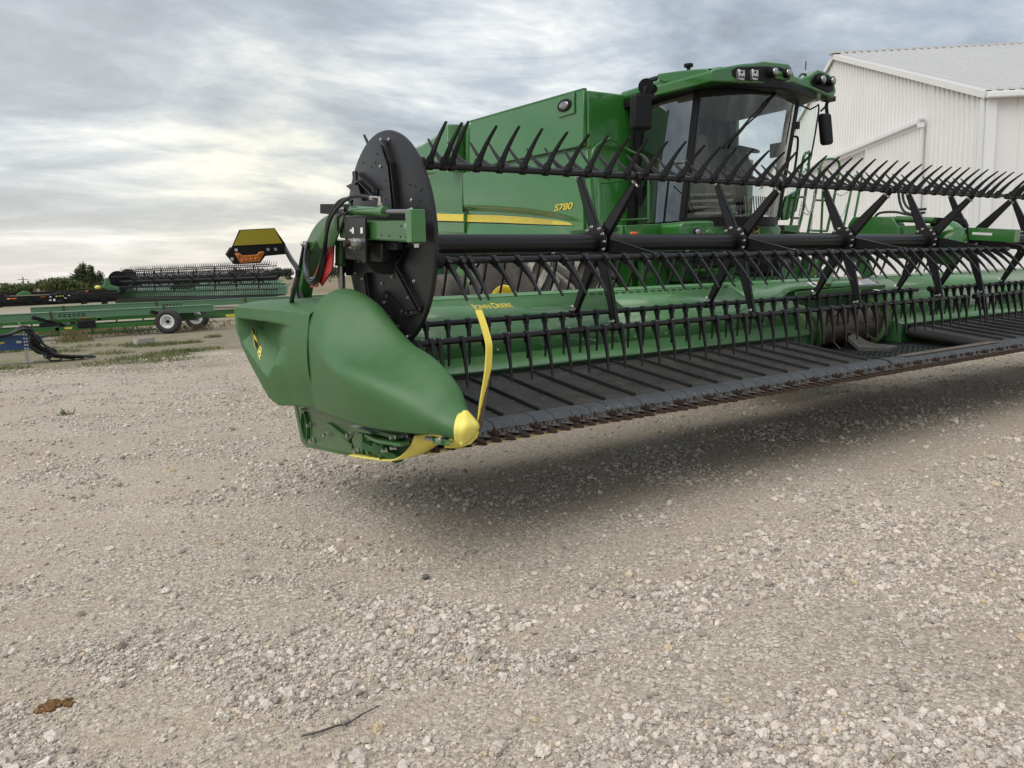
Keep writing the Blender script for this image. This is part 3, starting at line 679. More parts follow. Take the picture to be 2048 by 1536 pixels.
# --- spiders
for xsp in (3.72, 5.25, 6.78, 8.25, 9.12, 10.6, 12.1):
    e = child_empty('reel_spider', (xsp, RC.y, RC.z), hd)
    mb = MB(); pts = []
    for k in range(36):
        a = k * 10; rr_ = .138 - (.012 if (k % 6) in (2,) else 0)
        pts.append((xsp - .030, RC.y + rr_ * cos(R(a + 11)), RC.z + rr_ * sin(R(a + 11))))
    mb.prism(pts, (.012, 0, 0)); mb.build('hub_plate', 'black_paint', e, bevel=.002)
    bb = MB()
    for nm, r, th, td in BATS:
        c, s = cos(R(th)), sin(R(th)); t = Vector((0, -s, c)); d = Vector((0, c, s)); o_ = Vector((xsp, RC.y, RC.z))
        a0, a1 = o_ + d * .075, o_ + d * (r - .012)
        mb = MB(); wa, wb = .052, .021
        mb.prism([a0 - t * wa, a1 - t * wb, a1 + t * wb, a0 + t * wa], (.006, 0, 0))
        for sg in (-1, 1):
            mb.prism([a0 + t * sg * wa, a1 + t * sg * wb, a1 + t * sg * wb + Vector((.034, 0, 0)), a0 + t * sg * wa + Vector((.034, 0, 0))], t * sg * -.005)
        mb.build('spider_arm', 'black_paint', e, smooth=20)
        n_ = Vector((-1, 0, 0))
        for q in (.118,):
            for sg in (-.028, .028): bb.bolt(o_ + d * q + t * sg + n_ * .030, n_, .0085, .018)
        bb.bolt(o_ + d * (r - .045) + n_ * .004, n_, .010, .022)
        bb.cyl(o_ + d * (r - .05) + t * .02, o_ + d * (r - .05) + t * .045, .010, 8)
    bb.build('bolts', 'zinc', e, kind='stuff')
# --- end disc
DX = 2.0
disc = MB(); rows = []
for rr_, x in ((0, DX - .004), (.30, DX - .004), (.655, DX - .004), (.668, DX), (.672, DX + .012), (.668, DX + .026), (.655, DX + .022), (0, DX + .022)):
    rows.append([Vector((x, 4.533 + rr_ * cos(2 * pi * k / 96), 1.905 + rr_ * sin(2 * pi * k / 96))) for k in range(96)])
disc.grid(rows, True); dk = disc.build('end_disc', 'black_disc', hd, smooth=50)
def dp(u, v, off=0): p = at(0, DX - .006, u, v); p.x -= off; return p
def stiff(pts, wd=.042, ht=.034):
    mb = MB(); ps = [dp(u, v) for u, v in pts]
    for a, b in zip(ps, ps[1:]):
        d = (b - a).normalized(); t = d.cross(Vector((1, 0, 0))).normalized()
        for sg in (-1, 1): mb.bar(a + t * sg * wd * .5 + Vector((-ht / 2, 0, 0)), b + t * sg * wd * .5 + Vector((-ht / 2, 0, 0)), .006, ht, (1, 0, 0))
        mb.bar(a + Vector((-.003, 0, 0)), b + Vector((-.003, 0, 0)), wd, .007, (1, 0, 0))
    mb.build('disc_stiffener', 'black_paint', dk, smooth=20)
stiff([(773, 287), (788, 331), (797, 420)]); stiff([(724, 356), (756, 386)]); stiff([(818, 487), (803, 524)]); stiff([(800, 534), (845, 618)], .034)
stiff([(739, 546), (746, 606)]); stiff([(775, 588), (813, 627)], .036, .028); stiff([(815, 627), (842, 620)], .034, .028); stiff([(704, 507), (702, 548)], .06, .05)
bb = MB()
for u, v in ((762, 279), (778, 279), (761, 333), (779, 335), (771, 291), (779, 311), (784, 330), (787, 367), (791, 407), (823, 400), (748, 382), (725, 558), (736, 559), (797, 540), (819, 577), (818, 595), (829, 562), (842, 617), (776, 592), (806, 622), (815, 625), (826, 624), (777, 633), (760, 624), (769, 605), (741, 518), (757, 531), (785, 554), (780, 539), (769, 527), (808, 517), (793, 653), (815, 673), (718, 523), (711, 547), (765, 567), (790, 494), (800, 495)):
    bb.bolt(dp(u, v), (-1, 0, 0), .0075, .008 if v < 480 else .012)
bb.build('bolts', 'zinc', dk, kind='stuff')
hb = MB()
for u, v in ((761, 290), (768, 302), (754, 308), (726, 325), (750, 326), (771, 323), (820, 370), (830, 372), (841, 382), (844, 378), (840, 402), (771, 361), (771, 399), (832, 415), (743, 333)):
    p = dp(u, v); hb.cyl(p, p + Vector((-.0008, 0, 0)), .006, 10)
hb.build('bolt_holes', 'cab_dark', dk, kind='stuff')
mb = MB(); a = dp(722, 362); mb.prism([a, dp(733, 402), dp(700, 372)], (-.03, 0, 0)); mb.tube([dp(716, 345, .02), dp(719, 362, .03), dp(722, 368, .03)], .02, 10, r2=.012)
mb.build('disc_bracket', 'black_paint', dk)
# bat end links behind the disc rim
for nm, r, th, td in BATS:
    y, z = yz(r, th); mb = MB(); d = Vector((0, cos(R(th + 30)), sin(R(th + 30))))
    mb.bar(Vector((X0 + .02, y, z)), Vector((X0 + .02, y, z)) - d * .13, .02, .06, (0, 0, 1)); mb.cyl((X0, y, z), (X0 + .04, y, z), .045, 14)
    q = Vector((X0 + .03, y, z)) - d * .10; mb.cyl(q - Vector((.03, 0, 0)), q + Vector((.05, 0, 0)), .014, 10)
    mb.build('bat_crank', 'black_plastic', hd)

# --- reel arm with its cylinder
def A(u, v, x): return at(0, x, u, v)
arm = child_empty('reel_arm', A(735, 460, 1.86), hd)
mb = MB(); p, q = A(690, 458, 1.87), A(828, 463, 1.87)
mb.bar(p, q, .085, .118); b_ = mb.build('arm_beam', 'green_frame', arm, bevel=.012, seg=3)
ys = 3.665; t_ = at(1, ys, 836, 418).z; bt = at(1, ys, 836, 485).z; xa = at(1, ys, 823, 450).x; xb = at(1, ys, 852, 450).x
mb = MB(); mb.bx(xa, xb, ys, ys + .075, bt, t_); mb.build('arm_end_post', 'green_paint', arm, bevel=.006)
cyl = MB(); cyl.cyl(A(704, 421, 1.83), A(766, 423, 1.83), .028, 20); cyl.cyl(A(764, 423, 1.83), A(771, 423, 1.83), .032, 20); cyl.cyl(A(760, 421, 1.83), A(760, 404, 1.83), .012, 10); cyl.cyl(A(702, 420, 1.83), A(702, 401, 1.83), .012, 10)
c_ = cyl.build('reel_cylinder', 'green_paint', arm, bevel=.003)
mb = MB(); mb.cyl(A(768, 423, 1.83), A(824, 423, 1.83), .0135, 16); mb.build('cylinder_rod', 'rod_steel', c_)
mb = MB(); mb.tube([A(760, 408, 1.83), A(760, 396, 1.83), A(752, 395, 1.83), A(742, 396, 1.83)], .011, 8); mb.cyl(A(760, 405, 1.83), A(760, 411, 1.83), .015, 6); mb.cyl(A(740, 396, 1.83), A(746, 396, 1.83), .014, 6); mb.build('hose_fitting', 'chrome', c_)
mb = MB(); mb.prism([A(646, 408, 1.85), A(700, 408, 1.85), A(708, 413, 1.85), A(708, 431, 1.85), A(690, 431, 1.85), A(646, 427, 1.85)], (-.022, 0, 0)); mb.build('cylinder_bracket', 'black_plastic', arm, bevel=.003)
pl = MB(); pl.prism([A(688, 433, 1.79), A(730, 436, 1.79), A(731, 525, 1.79), (A(727, 527, 1.79)), A(693, 494, 1.79), A(690, 488, 1.79)], (.014, 0, 0)); pl = pl.build('pivot_plate', 'black_paint', arm, bevel=.003)
mb = MB()
for u0, u1 in ((704, 708), (721, 726)): mb.prism([A(u0, 455, 1.788), A(u1, 455, 1.788), A(u1, 467, 1.788), A(u0, 467, 1.788)], (-.0012, 0, 0))
mb.prism([A(700, 459, 1.788), A(704, 459, 1.788), A(704, 463, 1.788), A(700, 463, 1.788)], (-.0012, 0, 0))
mb.build('white_decals', 'white_label', pl, smooth=0, kind='stuff')
mb = MB(); c0 = A(718, 487, 1.79); mb.cyl(c0, c0 + Vector((-.035, 0, 0)), .034, 18); mb.cyl(c0 + Vector((-.035, 0, 0)), c0 + Vector((-.060, 0, 0)), .030, 18); mb.build('shaft_collar', 'zinc', pl)
mb = MB(); mb.cyl(c0 + Vector((-.058, 0, 0)), c0 + Vector((-.095, 0, 0)), .021, 16); mb.build('shaft_end', 'rust', pl)
mb = MB(); mb.tube([A(682, 462, 1.78), A(676, 462, 1.78), A(676, 435, 1.78), A(684, 428, 1.78), A(694, 428, 1.78)], .009, 8); mb.build('lock_pin', 'black_paint', arm)
bb = MB()
for u, v, x in ((817, 451, 1.825), (686, 419, 1.825), (823, 422, 1.82)): bb.bolt(A(u, v, x), (-1, 0, 0), .013, .02)
bb.bolt(at(1, ys, 838, 487) + Vector((0, .03, 0)), (0, 0, -1), .014, .02); bb.build('bolts', 'zinc', arm, kind='stuff')
hb = MB()
for u, v in ((742, 447), (742, 468), (763, 470), (778, 472), (801, 473), (812, 474), (802, 452)):
    p = A(u, v, 1.826); hb.cyl(p, p + Vector((-.001, 0, 0)), .006, 8)
hb.build('bolt_holes', 'cab_dark', arm, kind='stuff')
mb = MB(); mb.bar(A(698, 500, 1.90), A(772, 505, 1.90), .06, .12); mb.bar(A(735, 487, 1.92), A(800, 492, 1.92), .05, .05); mb.build('reel_drive_housing', 'black_paint', arm, bevel=.008)
mb = MB(); mb.cyl(A(768, 512, 1.985), A(768, 512, 1.955), .115, 28); mb.build('bearing_ring', 'black_plastic', arm)
# lower green leg of the arm and the lift cylinder
leg = MB()
path = [A(706, 452, 1.88), A(672, 447, 1.88), A(646, 466, 1.88), A(628, 500, 1.88), A(614, 545, 1.88), A(604, 612, 1.88)]
path = crom(path, 4)
rows = []
for i, p in enumerate(path):
    t = (path[min(i + 1, len(path) - 1)] - path[max(i - 1, 0)]).normalized(); n_ = t.cross(Vector((1, 0, 0))).normalized(); fx = Vector((1, 0, 0))
    rows.append([p - fx * .05 - n_ * .058, p + fx * .05 - n_ * .058, p + fx * .05 + n_ * .058, p - fx * .05 + n_ * .058])
leg.grid(rows, True)
leg.build('arm_leg', 'green_frame', arm, bevel=.01)
mb = MB(); mb.prism([A(655, 430, 1.80), A(690, 428, 1.80), A(666, 492, 1.80), A(640, 497, 1.80), A(632, 478, 1.80)], (.014, 0, 0)); mb.build('gusset_plate', 'green_frame', arm, bevel=.003)
mb = MB(); mb.prism([A(648, 497, 1.86), A(667, 487, 1.86), A(664, 540, 1.86), A(643, 572, 1.86), A(636, 560, 1.86)], (.01, 0, 0)); mb.prism([A(645, 510, 1.84), A(655, 497, 1.84), A(634, 574, 1.84), A(620, 575, 1.84), A(622, 563, 1.84)], (.008, 0, 0)); mb.build('safety_stop', 'red', arm, smooth=20)
mb = MB(); mb.cyl(A(682, 480, 1.94), A(682, 528, 1.94), .040, 18); mb.cyl(A(682, 526, 1.94), A(682, 531, 1.94), .046, 6); lc = mb.build('lift_cylinder', 'green_frame', arm)
mb = MB(); mb.cyl(A(682, 530, 1.94), A(685, 592, 1.94), .024, 16); mb.build('cylinder_rod', 'rod_steel', lc)
def hose(name, pts, r=.0115, m='hose', parent=arm, sub=6): mb = MB(); mb.tube(crom(pts, sub), r, 9); return mb.build(name, m, parent)
hose('hose', [A(742, 396, 1.83), A(722, 392, 1.80), A(700, 395, 1.77), A(678, 412, 1.75), A(660, 440, 1.75), A(651, 480, 1.75), A(643, 520, 1.76), A(632, 555, 1.77), A(620, 562, 1.78), A(615, 540, 1.80), A(618, 500, 1.82)])
hose('hose', [A(704, 403, 1.82), A(690, 398, 1.80), A(672, 410, 1.78), A(655, 445, 1.77), A(652, 482, 1.77), A(648, 520, 1.77), A(640, 548, 1.78), A(628, 568, 1.79), A(614, 558, 1.80), A(610, 530, 1.81), A(616, 485, 1.82)])
hose('hose', [A(616, 482, 1.80), A(611, 500, 1.80), A(609, 530, 1.80), A(618, 556, 1.80), A(636, 550, 1.78), A(640, 530, 1.78)], .009, 'braid')
mb = MB(); mb.tube(crom([A(606, 602, 1.84), A(600, 560, 1.84), A(604, 520, 1.84), A(613, 486, 1.84)], 4), .014, 9); mb.tube(crom([A(598, 602, 1.82), A(593, 575, 1.82), A(600, 530, 1.82), A(609, 484, 1.82)], 4), .011, 9); mb.build('hose_pair', 'hose', arm)
bb = MB(); bb.bolt(A(610, 489, 1.80), (-1, 0, 0), .015, .03); bb.bolt(A(590, 577, 1.79), (-1, 0, 0), .012, .04); bb.bolt(A(617, 542, 1.83), (-1, 0, 0), .009, .02); bb.build('bolts', 'zinc', arm, kind='stuff')

# --- marker board with amber lamp
YM = 5.60
def Mk(u, v, dy=0): p = at(1, YM, u, v); p.y += dy; return p
mk = child_empty('marker_board', Mk(520, 495), hd)
mb = MB(); mb.prism([Mk(464, 494), Mk(479, 459.5), Mk(549, 456), Mk(571, 488), Mk(571, 490)], (0, .012, 0)); mb.build('board', 'black_plastic', mk)
mb = MB(); mb.prism([Mk(466.5, 491.5, -.002), Mk(480.5, 461, -.002), Mk(548, 457.5, -.002), Mk(564, 486.5, -.002)], (0, -.002, 0)); mb.build('reflector', 'reflect_yellow', mk, smooth=0)
mb = MB(); mb.prism([Mk(453, 508), Mk(462, 494), Mk(571, 489), Mk(580, 507), Mk(570, 508.5), Mk(531, 512), Mk(521, 526), Mk(470, 528.5)], (0, .05, 0)); mb.build('lamp_housing', 'black_plastic', mk, bevel=.006)
mb = MB(); mb.prism([Mk(468, 507, -.002), Mk(477, 505, -.002), Mk(484, 511, -.002), Mk(513, 509, -.002), Mk(517, 504, -.002), Mk(526, 502, -.002), Mk(528, 507, -.002), Mk(518, 524, -.002), Mk(480, 526.5, -.002)], (0, -.016, 0)); ll = mb.build('amber_lamp', 'amber', mk, bevel=.006)
mb = MB()
for u, v in ((483, 521), (492, 520), (501, 519), (510, 518), (518, 508), (476, 511)): mb.sphere(Mk(u, v, -.018), .011, 8, 5)
mb.build('lamp_bulbs', 'amber', ll, kind='stuff')
bb = MB()
for u, v in ((472, 500), (536, 499), (551, 498.5), (464, 518)): bb.bolt(Mk(u, v), (0, -1, 0), .008, .008)
bb.build('bolts', 'zinc', mk, kind='stuff')
br = MB(); P1 = Mk(572, 496, .03); P2 = A(596, 543, 1.55); P3 = A(583, 603, 1.62)
br.tube(crom([P1, P1.lerp(P2, .5), P2, P2.lerp(P3, .5), P3], 4), .017, 10); br.build('lamp_bracket', 'black_paint', mk)

# --- end divider: front and rear moulded shells
S = [
 (4.83, [(1.575, .835), (1.55, .99), (1.545, 1.18), (1.55, 1.33), (1.575, 1.45), (1.64, 1.545), (1.73, 1.595), (1.82, 1.613), (1.92, 1.58), (1.965, 1.42), (1.97, 1.1)]),
 (4.65, [(1.565, .838), (1.545, .98), (1.535, 1.16), (1.54, 1.29), (1.57, 1.375), (1.64, 1.47), (1.735, 1.55), (1.83, 1.588), (1.92, 1.55), (1.965, 1.4), (1.97, 1.1)]),
 (4.45, [(1.56, .842), (1.535, .97), (1.52, 1.12), (1.52, 1.215), (1.555, 1.27), (1.64, 1.335), (1.74, 1.44), (1.84, 1.515), (1.925, 1.485), (1.965, 1.35), (1.97, 1.08)]),
 (4.25, [(1.56, .848), (1.53, .96), (1.51, 1.09), (1.505, 1.165), (1.545, 1.205), (1.64, 1.235), (1.74, 1.305), (1.845, 1.39), (1.925, 1.375), (1.965, 1.27), (1.97, 1.05)]),
 (4.05, [(1.57, .852), (1.54, .95), (1.52, 1.06), (1.518, 1.135), (1.56, 1.172), (1.65, 1.192), (1.76, 1.235), (1.86, 1.293), (1.93, 1.285), (1.965, 1.2), (1.97, 1.02)]),
 (3.85, [(1.60, .858), (1.575, .94), (1.56, 1.03), (1.563, 1.10), (1.605, 1.138), (1.69, 1.16), (1.79, 1.205), (1.88, 1.247), (1.935, 1.235), (1.965, 1.15), (1.97, .98)]),
 (3.68, [(1.65, .862), (1.635, .93), (1.628, 1.0), (1.638, 1.055), (1.677, 1.09), (1.745, 1.118), (1.82, 1.156), (1.895, 1.186), (1.94, 1.17), (1.965, 1.09), (1.97, .95)]),
 (3.55, [(1.705, .866), (1.695, .915), (1.692, .965), (1.705, 1.005), (1.735, 1.035), (1.785, 1.065), (1.84, 1.092), (1.90, 1.105), (1.945, 1.085), (1.965, 1.02), (1.97, .92)]),
 (3.46, [(1.77, .868), (1.757, .90), (1.755, .93), (1.765, .955), (1.79, .975), (1.825, .993), (1.865, 1.007), (1.908, 1.009), (1.938, .986), (1.953, .943), (1.955, .895)]),
 (3.385, [(1.815, .850), (1.802, .872), (1.80, .90), (1.808, .92), (1.83, .942), (1.86, .957), (1.89, .965), (1.913, .962), (1.931, .944), (1.942, .912), (1.945, .878)]),
 (3.355, [(1.838, .846), (1.825, .864), (1.823, .89), (1.831, .91), (1.85, .928), (1.874, .942), (1.898, .947), (1.915, .941), (1.927, .924), (1.934, .90), (1.936, .878)]),
]
secs = [[Vector((x, y, z)) for x, z in s] for y, s in S]
g_ = loft(secs, 7, 7)
for _ in range(10):                                   # fair the skin along its length
    g_ = [[r_[0]] + [r_[i] * .5 + (r_[i - 1] + r_[i + 1]) * .25 for i in range(1, len(r_) - 1)] + [r_[-1]] for r_ in g_]
mb = MB(); mb.grid(g_); mb.build('front_shell', 'green_plastic', hd, smooth=80, solid=.008)
# small plates of the shell's toe
mb = MB(); mb.prism([A(862, 872, 1.76), A(905, 884, 1.80), A(893, 890, 1.78), A(866, 888, 1.75)], (.01, 0, 0)); mb.build('toe_bracket', 'green_frame', hd)
bb = MB()
for u, v in ((856, 876), (862, 877), (879, 879)): bb.bolt(A(u, v, 1.76), (-1, 0, 0), .011, .018)
bb.build('bolts', 'zinc', hd, kind='stuff')
# yellow nose cap: closes the blunt front of the shell
Lc = crom([A(926, 821.5, 1.90), A(914, 832, 1.84), A(909, 847, 1.80), A(908, 864, 1.785), A(911, 882, 1.795), A(919, 890, 1.825)], 4)
Rc = crom([A(934, 821.5, 1.925), A(946, 834, 1.95), A(958, 851, 1.958), A(952, 865, 1.95), A(941, 879, 1.94), A(926, 889, 1.88)], 4)
rows = []
for l, r in zip(Lc, Rc): rows.append([l.lerp(r, k / 8) + (EYE - l.lerp(r, k / 8)) * .017 * sstep(k / 8, 0, .55) for k in range(9)])
mb = MB(); mb.grid(rows); nc = mb.build('nose_cap', 'yellow_pale', hd, smooth=70, solid=.008)
mb = MB(); mb.prism([A(888, 884, 1.80), A(912, 872, 1.84), A(934, 876, 1.90), A(952, 862, 1.955), A(948, 874, 1.95), A(935, 887, 1.90), A(915, 892, 1.85), A(890, 889, 1.80)], (.02, 0, -.006)); mb.build('nose_lip', 'yellow_pale', nc)
mb = MB(); p = A(930, 829, 1.895); mb.sphere(p, .009, 8, 5); mb.build('bolts', 'black_paint', nc, kind='stuff')
# crop rod: flat bar bent up from the nose
pth = crom([A(896, 892, 1.885), A(915, 893, 1.915), A(932, 888, 1.945), A(946, 876, 1.965), A(956, 856, 1.978), A(961, 838, 1.98), A(966, 800, 1.98), A(975, 745, 1.98), A(978, 700, 1.98), A(976, 680, 1.98), A(966, 645, 1.98), A(957, 621, 1.98)], 5)
mb = MB()
for a, b in zip(pth, pth[1:]):
    pass
rows = []
for i, p in enumerate(pth):
    t = ((pth[min(i + 1, len(pth) - 1)]) - pth[max(i - 1, 0)]).normalized(); fx = Vector((1, 0, 0)); nn = t.cross(fx).normalized(); wd = .017 if i > 4 else .022
    rows.append([p - fx * wd - nn * .006, p + fx * wd - nn * .006, p + fx * wd + nn * .006, p - fx * wd + nn * .006])
mb.grid(rows, True); k = len(rows) * 4; mb.f.append((k - 4, k - 3, k - 2, k - 1)); mb.build('crop_rod', 'rod_yellow', hd, smooth=30)
# rear shell
def xo(y): return interp(y, [(4.8, 1.565), (5.0, 1.545), (5.2, 1.525), (5.6, 1.455), (5.9, 1.40), (6.02, 1.385)])
def zb(y): return interp(y, [(4.8, .852), (5.2, .815), (5.45, .79), (5.6, .83), (5.85, 1.05), (6.02, 1.21)])
def zt(y): return interp(y, [(4.8, 1.46), (5.2, 1.468), (5.6, 1.478), (6.02, 1.487)])
def pocket(y, z):
    # recess: steep rear wall, sloping away forward
    back = sstep(5.965 - y, 0, .035) ; fwd_ = 1 - sstep(5.9 - y, .10, .86)
    top = sstep(interp(y, [(5.0, 1.385), (5.5, 1.40), (5.97, 1.41)]) - z, 0, .03)
    lowz = interp(y, [(5.2, 1.10), (5.36, 1.09), (5.52, .985), (5.97, 1.225)])
    bot = min(1, max(0, (z - lowz) / .13))
    return .165 * back * fwd_ * top * bot
def xsurf(y, z):
    t = (z - zb(y)) / (zt(y) - zb(y)); bul = -.035 * sin(pi * min(1, max(0, t))) * (1 - sstep(y, 5.2, 6.0)) + .05 * sstep(1 - t, .55, 1.0) * .5
    return xo(y) + bul + pocket(y, z)
rows = []; NY, NZ = 96, 76
for i in range(NY + 1):
    y = 4.80 + 1.22 * i / NY; r_ = []
    for j in range(NZ + 1):
        z = zb(y) + (zt(y) - zb(y)) * j / NZ; r_.append(Vector((xsurf(y, z), y, z)))
    zt_ = zt(y)
    for f in (.06, .15, .3, .5, .75, 1):
        xi = xo(y) + (1.93 - xo(y)) * f; r_.append(Vector((xi, y, zt_ + .030 * min(1, f * 4) ** .6 + .055 * sstep(f, 0, .6) * (1 - sstep(y, 5.0, 6.4)))))
    rows.append(r_)
last = rows[-1]; rows.append([Vector((p.x + .02, 6.035, p.z - (.01 if j >= NZ else 0))) for j, p in enumerate(last)]); rows.append([Vector((1.93, 6.04, p.z - .015)) for p in last])
mb = MB(); mb.grid(rows); rs = mb.build('rear_shell', 'green_plastic', hd, smooth=48)
md = rs.modifiers.new('solid', 'SOLIDIFY'); md.thickness = .006; md.offset = 0
def on_shell(u, v):
    for k in range(900):
        x = 1.25 + k * .0006; p = at(0, x, u, v)
        if x >= xsurf(p.y, p.z): break
    return p
E0, E1, E2 = on_shell(508, 662), on_shell(516, 690), on_shell(520, 668)
EN = (E1 - E0).cross(E2 - E0).normalized()
if EN.dot(EYE - E0) < 0: EN = -EN
EC = (E0 + E1 + E2) / 3
def decal_flat(pts, m, name, off):
    mb = MB(); ps = []
    for u, v in pts:
        d = ray(u, v); ps.append(EYE + d * ((EC + EN * off - EYE).dot(EN) / d.dot(EN)))
    mb.add(ps, [tuple(range(len(ps)))]); return mb.build(name, m, rs, smooth=0)
fld = [(503.3, 652), (505.5, 651), (507.4, 653.6), (509.9, 663), (511.9, 672.2), (514.9, 682.2), (516.4, 690.7), (515.2, 696.2), (512.7, 697), (509.6, 691.5), (508.1, 682), (507.6, 671.8), (504.6, 662.8), (502.7, 655)]
cu_ = sum(p[0] for p in fld) / len(fld); cvv = sum(p[1] for p in fld) / len(fld)
brd = []
for i, p in enumerate(fld):
    q0, q1 = fld[i - 1], fld[(i + 1) % len(fld)]; tx, ty = q1[0] - q0[0], q1[1] - q0[1]; l_ = math.hypot(tx, ty); brd.append((p[0] + ty / l_ * .75, p[1] - tx / l_ * .75))
decal_flat(brd, 'yellow', 'emblem_border', .012)
decal_flat(fld, 'black_plastic', 'emblem_field', .0135)
decal_flat([(508.2, 669), (509.4, 670), (510.6, 673), (512.6, 677), (513.6, 681.5), (515, 685.5), (513.2, 683.5), (511.6, 680.5), (510.2, 680), (509, 676.5), (507.8, 674.5)], 'yellow', 'emblem_deer', .015)
decal_flat([(520.3, 690.5), (522.8, 695), (526.2, 706), (524, 714), (521.5, 722.5), (518.5, 717), (514.6, 706), (517, 698)], 'yellow', 'warning_label', .012)
for q_ in ([(519.2, 696), (520.8, 697), (521.2, 700), (519.4, 699.5)], [(516.2, 705), (518.6, 706), (519.4, 710), (517.2, 709.5)], [(522.2, 703), (524.6, 704.5), (524.2, 708), (522.2, 706.8)], [(519.8, 713), (522, 713.6), (521, 717), (519.6, 716)]): decal_flat(q_, 'black_plastic', 'label_print', .0135)

# --- end chassis under the divider
XC = 1.74
ch = child_empty('end_frame', A(700, 870, XC), hd)
def C(u, v, x=XC): return A(u, v, x)
mb = MB(); mb.prism([C(588, 806), C(622, 806), C(760, 850), C(775, 915), C(700, 908), C(612, 890), C(604, 880)], (.016, 0, 0)); mb.build('side_plate', 'green_frame', ch, bevel=.003)
mb = MB(); mb.prism([C(586, 806, 1.735), C(591, 806, 1.735), C(607, 880, 1.735), C(614, 890, 1.735), C(700, 909, 1.735), C(770, 917, 1.735), C(770, 921, 1.735), C(700, 913, 1.735), C(611, 894, 1.735), C(602, 882, 1.735)], (.06, 0, 0)); mb.build('plate_flange', 'green_frame', ch)
c0 = C(613, 852); rows = []
for x_, r_ in ((.0, .115), (-.02, .115), (-.02, .103), (.05, .100)): rows.append([c0 + Vector((x_ - .002, r_ * .62 * cos(2 * pi * k / 28), r_ * sin(2 * pi * k / 28))) for k in range(28)])
mb = MB(); mb.grid(rows, True); mb.build('tube_socket', 'green_frame', ch)
mb = MB(); mb.cyl(c0 + Vector((-.001, 0, 0)), c0 + Vector((.002, 0, 0)), .1, 28)
for v in mb.v: v.y = c0.y + (v.y - c0.y) * .62
mb.build('socket_bore', 'green_dark', ch)
mb = MB(); mb.bar(C(657, 848, 1.73), C(705, 890, 1.73), .02, .035, (1, 0, 0)); mb.bar(C(672, 870, 1.725), C(706, 893, 1.725), .03, .02, (1, 0, 0)); mb.bar(C(660, 850, 1.725), C(700, 880, 1.725), .02, .02, (1, 0, 0)); mb.build('brace', 'green_frame', ch, bevel=.003)
mb = MB(); mb.prism([C(710, 864, 1.72), C(724, 868, 1.72), C(725, 910, 1.72), C(712, 905, 1.72), C(703, 880, 1.72)], (.02, 0, 0)); mb.bar(C(735, 885, 1.70), C(742, 908, 1.70), .03, .05, (1, 0, 0)); mb.prism([C(736, 908, 1.70), C(740, 886, 1.70), C(746, 886, 1.70), C(750, 910, 1.70)], (.03, 0, 0)); mb.build('hanger', 'green_frame', ch, bevel=.003)
mb = MB(); mb.prism([C(700, 852, 1.62), C(735, 862, 1.62), C(742, 868, 1.62), C(700, 860, 1.62)], (.12, 0, 0)); mb.build('gear_housing_lid', 'green_frame', ch)
a = C(745, 866, 1.66); b = C(815, 880, 1.72)
mb = MB()
mb.prism([C(728, 868, 1.63), C(752, 880, 1.60), C(800, 888, 1.63), C(818, 884, 1.70), C(820, 870, 1.78), C(790, 862, 1.9), C(745, 858, 1.85)], (0, 0, -.018)); mb.prism([C(740, 866, 1.66), C(792, 880, 1.66), C(812, 876, 1.72), C(812, 866, 1.78), C(780, 858, 1.9), C(748, 858, 1.85)], (0, 0, .025)); mb.build('knife_drive_box', 'green_frame', ch, bevel=.004)
mb = MB(); mb.bar(C(752, 890, 1.66), C(800, 918, 1.72), .06, .05); mb.bar(C(770, 880, 1.68), C(765, 915, 1.68), .05, .05); mb.bx(1.66, 1.95, 4.0, 4.3, .66, .70); mb.build('knife_drive_case', 'green_dark', ch, bevel=.006)
bb = MB()
for u, v, x, r_ in ((621, 850, 1.735, .018), (626, 881, 1.73, .022), (654, 869, 1.72, .018), (701, 870, 1.725, .018), (716, 903, 1.715, .018), (790, 875, 1.655, .012), (813, 871, 1.71, .012), (791, 895, 1.66, .012), (773, 900, 1.66, .012), (608, 818, 1.735, .012)): bb.bolt(C(u, v, x), (-1, 0, .0), r_ * .8, .03)
bb.build('bolts', 'zinc', ch, kind='stuff')
# yellow skid shoe
pth = crom([C(697, 911, 1.66), C(735, 917, 1.66), C(776, 921, 1.665), C(800, 914, 1.70), C(820, 893, 1.72), C(829, 871, 1.74)], 5)
rows = []
for i, p in enumerate(pth):
    t = i / (len(pth) - 1); wd = .03 + .06 * sstep(t, .3, .8)
    rows.append([p + Vector((-.0, 0, 0)), p + Vector((wd, -.004, 0)), p + Vector((wd * 2, 0, 0))])
mb = MB(); mb.grid(rows); mb.build('skid_shoe', 'yellow_pale', ch, solid=.010, smooth=50)

# --- back sheets
XD = 14.2
def profile(pts, xa, xb, name, m='green_sheet', bev=0):
    mb = MB(); mb.grid([[Vector((xa, y, z)) for y, z in pts], [Vector((xb, y, z)) for y, z in pts]]); return mb.build(name, m, hd, smooth=20, solid=.006)
LIP = [(5.04, .929), (5.057, .941), (5.256, 1.026)]; MAIN = [(5.253, 1.024), (5.303, 1.291)]; TOPS = [(5.303, 1.296), (5.622, 1.473)]; CAPS = [(5.622, 1.477), (5.628, 1.480), (5.678, 1.500), (5.734, 1.500), (5.734, 1.36)]
OA, OB = 7.06, 8.74
for xa, xb in ((X0 - .03, OA), (OB, XD)):
    profile(LIP, xa, xb, 'lip_sheet')
    n = max(1, round((xb - xa) / 2.4)); w_ = (xb - xa) / n
    for k in range(n): profile(MAIN, xa + k * w_ + .002, xa + (k + 1) * w_ - .002, 'back_panel')
TA, TB = 6.41, 9.30
profile(TOPS, X0 - .03, 4.7, 'top_sheet'); profile(TOPS, 4.704, TA, 'top_sheet'); profile(TOPS, TB, XD, 'top_sheet'); profile(CAPS, X0 - .03, XD, 'rear_cap')
mb = MB()
